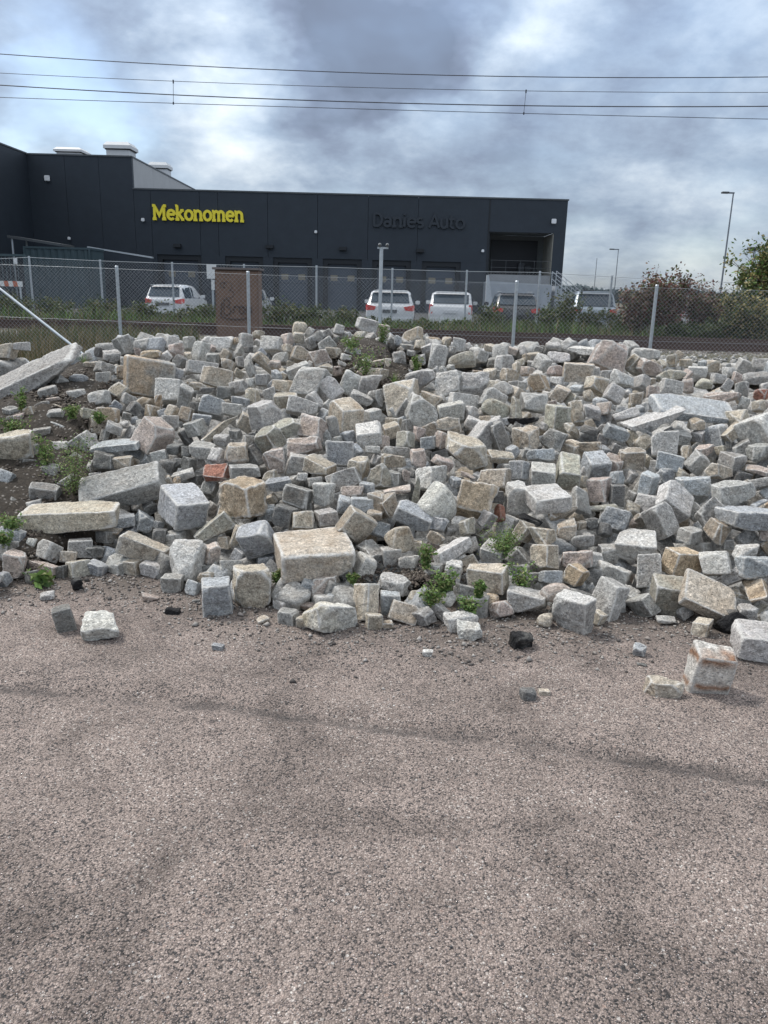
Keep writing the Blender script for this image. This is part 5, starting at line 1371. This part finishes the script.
# ------------------------------------------------------------------ parked cars
def car_paint(name, col, metal=.0): 
    m = mat(name, col, .32, metal, .03, 3); m.node_tree.nodes['Principled BSDF'].inputs['Coat Weight'].default_value = .6
    return m
M_GLASS = mat('car_glass', (.035, .06, .085), .12, 0, 0); M_TYRE = mat('tyre_rubber', (.02, .02, .02), .85); M_RIM = mat('alloy_rim', (.45, .46, .48), .35, .8)
M_TAIL = mat('tail_light_red', (.62, .06, .05), .25); M_PLATE = mat('number_plate', (.10, .11, .12), .5); M_TRIM = mat('black_trim', (.02, .021, .023), .6)
def make_car(label, paint, px, Y, w, top, yaw=0, belt=.92, style='hatch', plate=M_PLATE, tail='side', rack=False, sh=False):
    """rear towards -y at local y = 0, nose at y = length. top = roof height"""
    Ln = 4.25 if style != 'mini' else 3.7
    p = pixy(px, 300, Y)
    car = empty('parked_car', (p.x, Y, .164), label, 'car', 'cars parked in front of the warehouse', rz=yaw)
    hw = w / 2; sh_ = .79 if style != 'mini' else .86
    # stations: y, z_low, z_belt, z_top, half width factor, roof factor
    st = [(0.00, .42, belt - .10, belt - .08, .90, .90), (.05, .30, belt - .02, belt, .95, .93), (.16, .24, belt, belt + .10, .975, .90), (.42, .22, belt, top - .07, .99, sh_), (.80, .22, belt, top - .01, 1.0, sh_ + .01),
          (1.5, .22, belt, top, 1.0, sh_ + .02), (2.3, .22, belt, top - .04, 1.0, sh_ + .01), (2.75, .22, belt - .01, top - .22, .99, sh_), (3.2 if Ln > 4 else 3.0, .22, belt - .02, belt + .04, .98, .82), (Ln - .35, .24, belt - .12, belt - .09, .94, .80), (Ln - .06, .30, belt - .26, belt - .22, .84, .74), (Ln, .42, belt - .38, belt - .34, .76, .70)]
    V = []; n = 12
    for (y, zl, zb, zt, kw, kr) in st:
        W_ = hw * kw; rw_ = hw * kr * (kw if zt < zb + .2 else 1)
        if zt < zb + .2: rw_ = W_ * .93
        half = [(W_ * .86, zl), (W_ * .985, zl + .12), (W_, (zl + zb) / 2 + .04), (W_ * .965, zb), (rw_, zt - min(.07, max(.0, (zt - zb) * .3))), (rw_ * .80, zt)]
        V += [(x, y, z) for x, z in half] + [(-x, y, z) for x, z in half[::-1]]
    Fc = []
    for i in range(len(st) - 1):
        for j in range(n):
            Fc.append((i * n + j, i * n + (j + 1) % n, (i + 1) * n + (j + 1) % n, (i + 1) * n + j))
    Fc.append(tuple(range(n))[::-1]); Fc.append(tuple((len(st) - 1) * n + j for j in range(n)))
    me = bpy.data.meshes.new('body'); me.from_pydata(V, [], Fc)
    bm = bmesh.new(); bm.from_mesh(me); bmesh.ops.recalc_face_normals(bm, faces=bm.faces)
    bmesh.ops.bevel(bm, geom=[e for e in bm.edges if e.calc_face_angle(0) > .35], offset=.025, segments=2, affect='EDGES', clamp_overlap=True); bm.to_mesh(me); bm.free()
    me.polygons.foreach_set('use_smooth', np.ones(len(me.polygons), dtype=bool)); me.materials.append(paint); me.update()
    link('body', me, car)
    def vert(i, j): return Vector(V[i * n + j])
    def panel(name, qs, m_, out=.012, inset=.06, bulge=0):
        a, b, c, d = qs; cen = (a + b + c + d) / 4; nn = (b - a).cross(d - a).normalized()
        if nn.dot(cen - Vector((0, 2, .7))) < 0: nn = -nn
        q = [v + (cen - v) * inset + nn * out for v in qs]; q2 = [v - nn * .03 for v in q]
        return MB().add(q + q2, [(0, 1, 2, 3), (7, 6, 5, 4), (0, 4, 5, 1), (1, 5, 6, 2), (2, 6, 7, 3), (3, 7, 4, 0)]).build(name, m_, car)
    # rear window: from belt line at st2 to the roof at st3
    a = vert(2, 4); b = vert(2, 7); c = vert(3, 7); d = vert(3, 4)
    rwz = belt + .09
    bl_ = Vector((-hw * .80, .13, rwz)); br_ = Vector((hw * .80, .13, rwz)); tr_ = Vector((hw * sh_ * .93, .385, top - .12)); tl_ = Vector((-hw * sh_ * .93, .385, top - .12))
    panel('rear_window', [bl_, br_, tr_, tl_], M_GLASS, .028, .02)
    for s_ in (1, -1):
        j0, j1 = (3, 4) if s_ > 0 else (8, 7)
        panel('side_window', [vert(3, j0), vert(5, j0), vert(5, j1), vert(3, j1)], M_GLASS, .010, .10)
        panel('side_window', [vert(5, j0), vert(7, j0), vert(7, j1), vert(5, j1)], M_GLASS, .010, .10)
    panel('windscreen', [vert(8, 4), vert(8, 7), vert(7, 7), vert(7, 4)], M_GLASS, .015, .08)
    # lights
    for s_ in (1, -1):
        tlm = MB()
        if tail == 'tall':
            tlm.add([(s_ * hw * .80, -.012 + .06, belt + .05), (s_ * hw * .93, .05, belt + .05), (s_ * hw * .93, .02, belt - .28), (s_ * hw * .80, -.02, belt - .28),
                     (s_ * hw * .80, .2, belt + .05), (s_ * hw * .96, .3, belt + .05), (s_ * hw * .975, .25, belt - .28), (s_ * hw * .80, .2, belt - .28)],
                    [(0, 1, 2, 3), (1, 5, 6, 2), (0, 4, 5, 1), (3, 2, 6, 7), (0, 3, 7, 4)])
        else:
            tlm.add([(s_ * hw * .56, -.015, belt - .05), (s_ * hw * .90, .0, belt + .01), (s_ * hw * .92, -.005, belt - .19), (s_ * hw * .62, -.02, belt - .17),
                     (s_ * hw * .56, .2, belt - .05), (s_ * hw * .99, .32, belt + .02), (s_ * hw * .99, .26, belt - .16), (s_ * hw * .62, .2, belt - .17)],
                    [(0, 1, 2, 3), (1, 5, 6, 2), (0, 4, 5, 1), (3, 2, 6, 7), (0, 3, 7, 4)])
        tlm.build('tail_light', M_TAIL, car)
        MB().box(s_ * (hw + .10) - .09, s_ * (hw + .10) + .09, 2.62, 2.74, belt + .02, belt + .16).build('mirror', paint if style != 'dark' else M_TRIM, car, bevel=.02)
    MB().box(-hw * .93, hw * .93, -.07, .25, .30, .56).build('bumper', paint, car, bevel=.05)
    MB().box(-.26, .26, -.03 - .012, .03, belt - .26, belt - .15).build('number_plate', plate, car)
    MB().box(-hw * .70, hw * .70, .22, .42, top - .055, top - .02).build('spoiler', paint, car, bevel=.01)
    for y_ in (.72, Ln - .82):
        for s_ in (1, -1):
            wl = MB().tube((s_ * (hw - .20), y_, .315), (s_ * (hw + .005), y_, .315), .315, n=20).build('wheel', M_TYRE, car)
            MB().tube((s_ * (hw - .0), y_, .315), (s_ * (hw + .012), y_, .315), .205, n=16).build('rim', M_RIM, wl)
            MB().box(0, .001, 0, .001, 0, .001)
    if rack:
        for s_ in (1, -1): MB().box(s_ * hw * .66 - .015, s_ * hw * .66 + .015, .6, 2.3, top + .02, top + .05).build('roof_rail', M_GALV, car)
    return car
WH = car_paint('white_car_paint', (.66, .68, .70)); SV = car_paint('silver_car_paint', (.50, .52, .54), .3); BK = car_paint('black_car_paint', (.018, .02, .024)); RD = car_paint('red_car_paint', (.30, .03, .03)); BL = car_paint('grey_blue_car_paint', (.28, .33, .38), .4)
make_car('silver white hatchback seen from behind at the left, second dock door behind it', WH, 163, 34.2, 1.66, 1.50, R(-3), style='hatch')
make_car('white hatchback with red lamps parked right behind the galvanised pole', WH, 390, 29.9, 1.80, 1.50, R(-2), belt=.96)
make_car('whitish small car with tall narrow tail lamps, right of the pole', WH, 451, 30.6, 1.68, 1.50, R(-5), belt=.98, style='mini', tail='tall', plate=M_WHITE)
make_car('black estate car parked beside the pale ramp', BK, 518, 30.6, 1.76, 1.52, R(-3), belt=.98, rack=True)
make_car('grey people carrier with pale roof edge right of the loading bay steps', BL, 596, 32.5, 1.80, 1.66, R(-7), belt=1.0)
make_car('pale car almost wholly hidden behind the brown cabinet', WH, 238, 33, 1.76, 1.46, 0)
make_car('red car half hidden behind the brown leaved shrub', RD, 692, 37, 1.78, 1.28, R(-8))
make_car('silver car hidden behind the shrubs at the right', SV, 728, 31.5, 1.78, 1.10, R(-8))

# ------------------------------------------------------------------ lamp posts
def lamp_post(label, px, py_top, Y, arm, rad=.09, head='flat'):
    p = pixy(px, py_top, Y)
    rt = empty('lamp_post', (p.x, Y, 0), label, 'lamp post', 'tall lamp posts')
    MB().tube((0, 0, 0), (0, 0, p.z), rad, rad * .6, n=10).build('pole', M_LAMPP, rt)
    if arm:
        MB().box(arm, .06, -.06, .06, p.z - .05, p.z + .05).build('arm', M_LAMPP, rt)
        MB().box(arm - .5, arm, -.16, .16, p.z - .05, p.z + .07).build('lamp_head', M_DGREY, rt, bevel=.02)
    return rt
M_LAMPP = mat('lamp_post_steel', (.20, .22, .25), .5, .4)
lamp_post('tallest lamp post against the sky at the right', 733.5, 193, 62, -.35, .075)
lamp_post('thin distant lamp post, right of two beside the loading bay', 618.5, 249.5, 95, -.5, .06)
lamp_post('thinnest distant lamp post, left of two beside the loading bay', 597, 258, 105, 0, .055)
p = pixy(755, 249.5, 27.5)
lp = empty('street_lamp', (p.x, 27.5, .15), 'grey oval street lamp head poking out of the yellowish tree', 'street lamp')
MB().tube((0, 0, 0), (0, 0, p.z - .15), .05, .04, n=10).build('pole', M_GALV, lp)
v = CS[8][0]; v = v / (np.sum(np.abs(v) ** 4, 1) ** .25)[:, None] * np.array((.17, .12, .06)) + np.array((-.08, 0, p.z - .13))
link('lamp_head', npmesh('lamp_head', v, CS[8][1], [M_DGREY], True), lp)

# ------------------------------------------------------------------ shrubs, hedge, tree
def shrub(name, label, cat, group, x, y, z, rx, ry, h, nleaf, lsize, cols, seed, nst=9, trunk=.012, stemcol=M_TWIG, sparse_top=0.0, lobes=7):
    r = random.Random(seed); q = np.random.default_rng(seed)
    rt = empty(name, (x, y, z), label, cat, group)
    st = MB(); tips = []
    for k in range(nst):
        a = r.uniform(0, 6.28); l = h * r.uniform(.65, 1.05); sp = r.uniform(.25, 1.0)
        pts = [Vector((r.uniform(-.1, .1) * rx, r.uniform(-.1, .1) * ry, -.05))]
        for i in range(1, 6):
            t = i / 5
            pts.append(Vector((math.cos(a) * rx * sp * t + r.gauss(0, .03) * h, math.sin(a) * ry * sp * t + r.gauss(0, .03) * h, l * (t ** .85))))
        for i in range(5): st.tube(pts[i], pts[i + 1], trunk * (1 - i / 6), trunk * (1 - (i + 1) / 6), n=5, cap=False)
        tips += pts[2:]
        for i in range(2, 5):
            for m in range(3):
                e = pts[i] + Vector((r.gauss(0, .3) * rx, r.gauss(0, .3) * ry, r.uniform(.05, .28) * h)); st.tube(pts[i], e, trunk * .45, trunk * .2, n=4, cap=False); tips.append((pts[i] + e) / 2); tips.append(e)
    st.build('branches', stemcol, rt)
    T = np.array([tuple(t) for t in tips]); idx = q.integers(len(T), size=nleaf)
    c = T[idx] + q.normal(0, 1, (nleaf, 3)) * np.array((rx, ry, h)) * .06
    if sparse_top:
        keep = q.random(nleaf) > sparse_top * np.clip(c[:, 2] / h, 0, 1) ** 2
        c = c[keep]
    c = c[c[:, 2] > -.02]
    foliage('foliage', c, lsize, cols, seed, rt, .2)
    return rt
hedge = [  # px of the crown, top py, half width px, what it stands before
 (12, 292, 26, 'under the barrier board at the left edge'), (60, 300, 30, 'left of the first near fence post'), (96, 301, 22, 'just left of the first near fence post'), (140, 303, 26, 'just right of the first near fence post'),
 (176, 311, 26, 'in front of the silver white hatchback'), (205, 305, 20, 'touching the left side of the brown cabinet'), (281, 302, 22, 'touching the right side of the brown cabinet'), (305, 306, 20, 'second to the right of the brown cabinet'), (340, 309, 22, 'left of the galvanised pole'),
 (372, 317, 18, 'just behind the galvanised pole'), (404, 319, 20, 'under the white hatchback with red lamps'), (436, 321, 18, 'below the left side of the small whitish car'), (464, 321, 18, 'below the right side of the small whitish car'), (492, 308, 18, 'between the small whitish car and the black estate'),
 (520, 319, 16, 'under the black estate car'), (545, 306, 16, 'right of the black estate car, in front of the ramp'), (566, 296, 18, 'tallest one before the ramp'), (592, 310, 22, 'under the pale silver people carrier'), (622, 312, 18, 'right of the pale silver people carrier')]
for i, (px, py, hw_, lab) in enumerate(hedge):
    p = pixy(px, py, 26.3); s_ = 26.3 / F
    shrub('lineside_shrub', 'low green shrub ' + lab, 'shrub', 'low green shrubs along the far fence', p.x, 26.3 + random.uniform(-.5, .5), .14, hw_ * s_ * 1.15, .5, p.z - .14 - .02, 1500, .085, DARKG + [(.10, .12, .045), (.14, .13, .06)], 300 + i, 8)
BROWN = [(.17, .07, .06), (.22, .13, .11), (.14, .10, .07), (.34, .26, .21), (.13, .15, .07), (.10, .07, .06), (.10, .12, .06)]
for i, (px, py, hw_, Y, nl, lab) in enumerate(((668, 277, 34, 24.6, 4200, 'tallest brown leaved shrub right of the third near fence post'), (640, 290, 22, 24.9, 2200, 'brown leaved shrub behind the right near fence post'), (706, 292, 24, 25.0, 2200, 'brown leaved shrub in front of the red car'))):
    p = pixy(px, py, Y); shrub('brown_shrub', lab, 'shrub', 'brown leaved shrubs at the right', p.x, Y, .2, hw_ * Y / F, .8, p.z - .2, int(nl * 1.9), .095, BROWN, 340 + i, 16, .018, sparse_top=.35)
YELG = [(.34, .29, .12), (.42, .36, .18), (.18, .20, .07), (.10, .13, .05), (.52, .45, .30)]
for i, (px, py, hw_, Y, nl, col, lab) in enumerate(((722, 300, 22, 27.2, 2400, DARKG + YELG[:3], 'olive green bush between the tallest lamp post and the yellowish tree'), (754, 294, 30, 23.8, 3000, DARKG + YELG[:2], 'dark green bush low at the right edge'), (690, 322, 40, 24.2, 2600, DARKG, 'low dark green bush under the brown leaved shrubs'), (742, 322, 34, 24.4, 2200, DARKG + YELG[:1], 'low bush right of the low dark green bush'))):
    p = pixy(px, py, Y); shrub('green_bush', lab, 'bush', 'bushes at the right', p.x, Y, .2, hw_ * Y / F, .8, p.z - .2, int(nl * 1.7), .09, col, 350 + i, 12, .016)
# the yellowish tree at the right edge
p = pixy(775, 238, 25.0); tx = pixy(780, 300, 25).x
tr = shrub('crown_tmp', 'small tree with yellowish and dark leaves cut by the right edge', 'tree', None, tx, 25.2, .15, 38 * 25 / F, 1.2, p.z - .15, 13000, .115, YELG[:4] + DARKG[:2] + GREEN[:2], 371, 22, .03, sparse_top=.25)
tr.name = 'small_tree'
for ch in tr.children:
    if ch.name.startswith('branches'): ch.name = 'trunk'
    else: ch.name = 'crown'
# distant woodland on the horizon
def woodland(name, label, px0, px1, Y, top, seed, n, cols):
    q = np.random.default_rng(seed)
    xa, xb = pixy(px0, 290, Y).x, pixy(px1, 290, Y).x
    x = q.uniform(xa, xb, n); hh = (pixy(px0, top, Y).z) * (.72 + .28 * vnoise(np.stack([x * .10, x * 0, x * 0], 1), seed)) 
    z = hh * q.random(n) ** .6; y = Y + q.uniform(-6, 6, n)
    v_, f_, c_ = leaf_cloud(np.stack([x, y, z], 1), 2.6, cols, seed)
    return meta(link(name, npmesh(name, v_, f_, [M_LEAF], False, c_)), label, kind='stuff')
woodland('distant_woodland', 'far band of trees with painted haze tint on the horizon at the right', 540, 1100, 230, 285, 5, 9000, [(.09, .13, .14), (.12, .16, .17), (.07, .10, .11)])  # distance haze is put into these blue-grey leaf colours
woodland('distant_woodland_left', 'far band of trees continuing behind the warehouse', -400, 540, 260, 284, 6, 7000, [(.09, .13, .14), (.12, .16, .17), (.07, .10, .11)]).name = 'distant_woodland'  # same haze tint in the leaf colours
# no haze in the air; its blue-grey is painted into the woodland colours
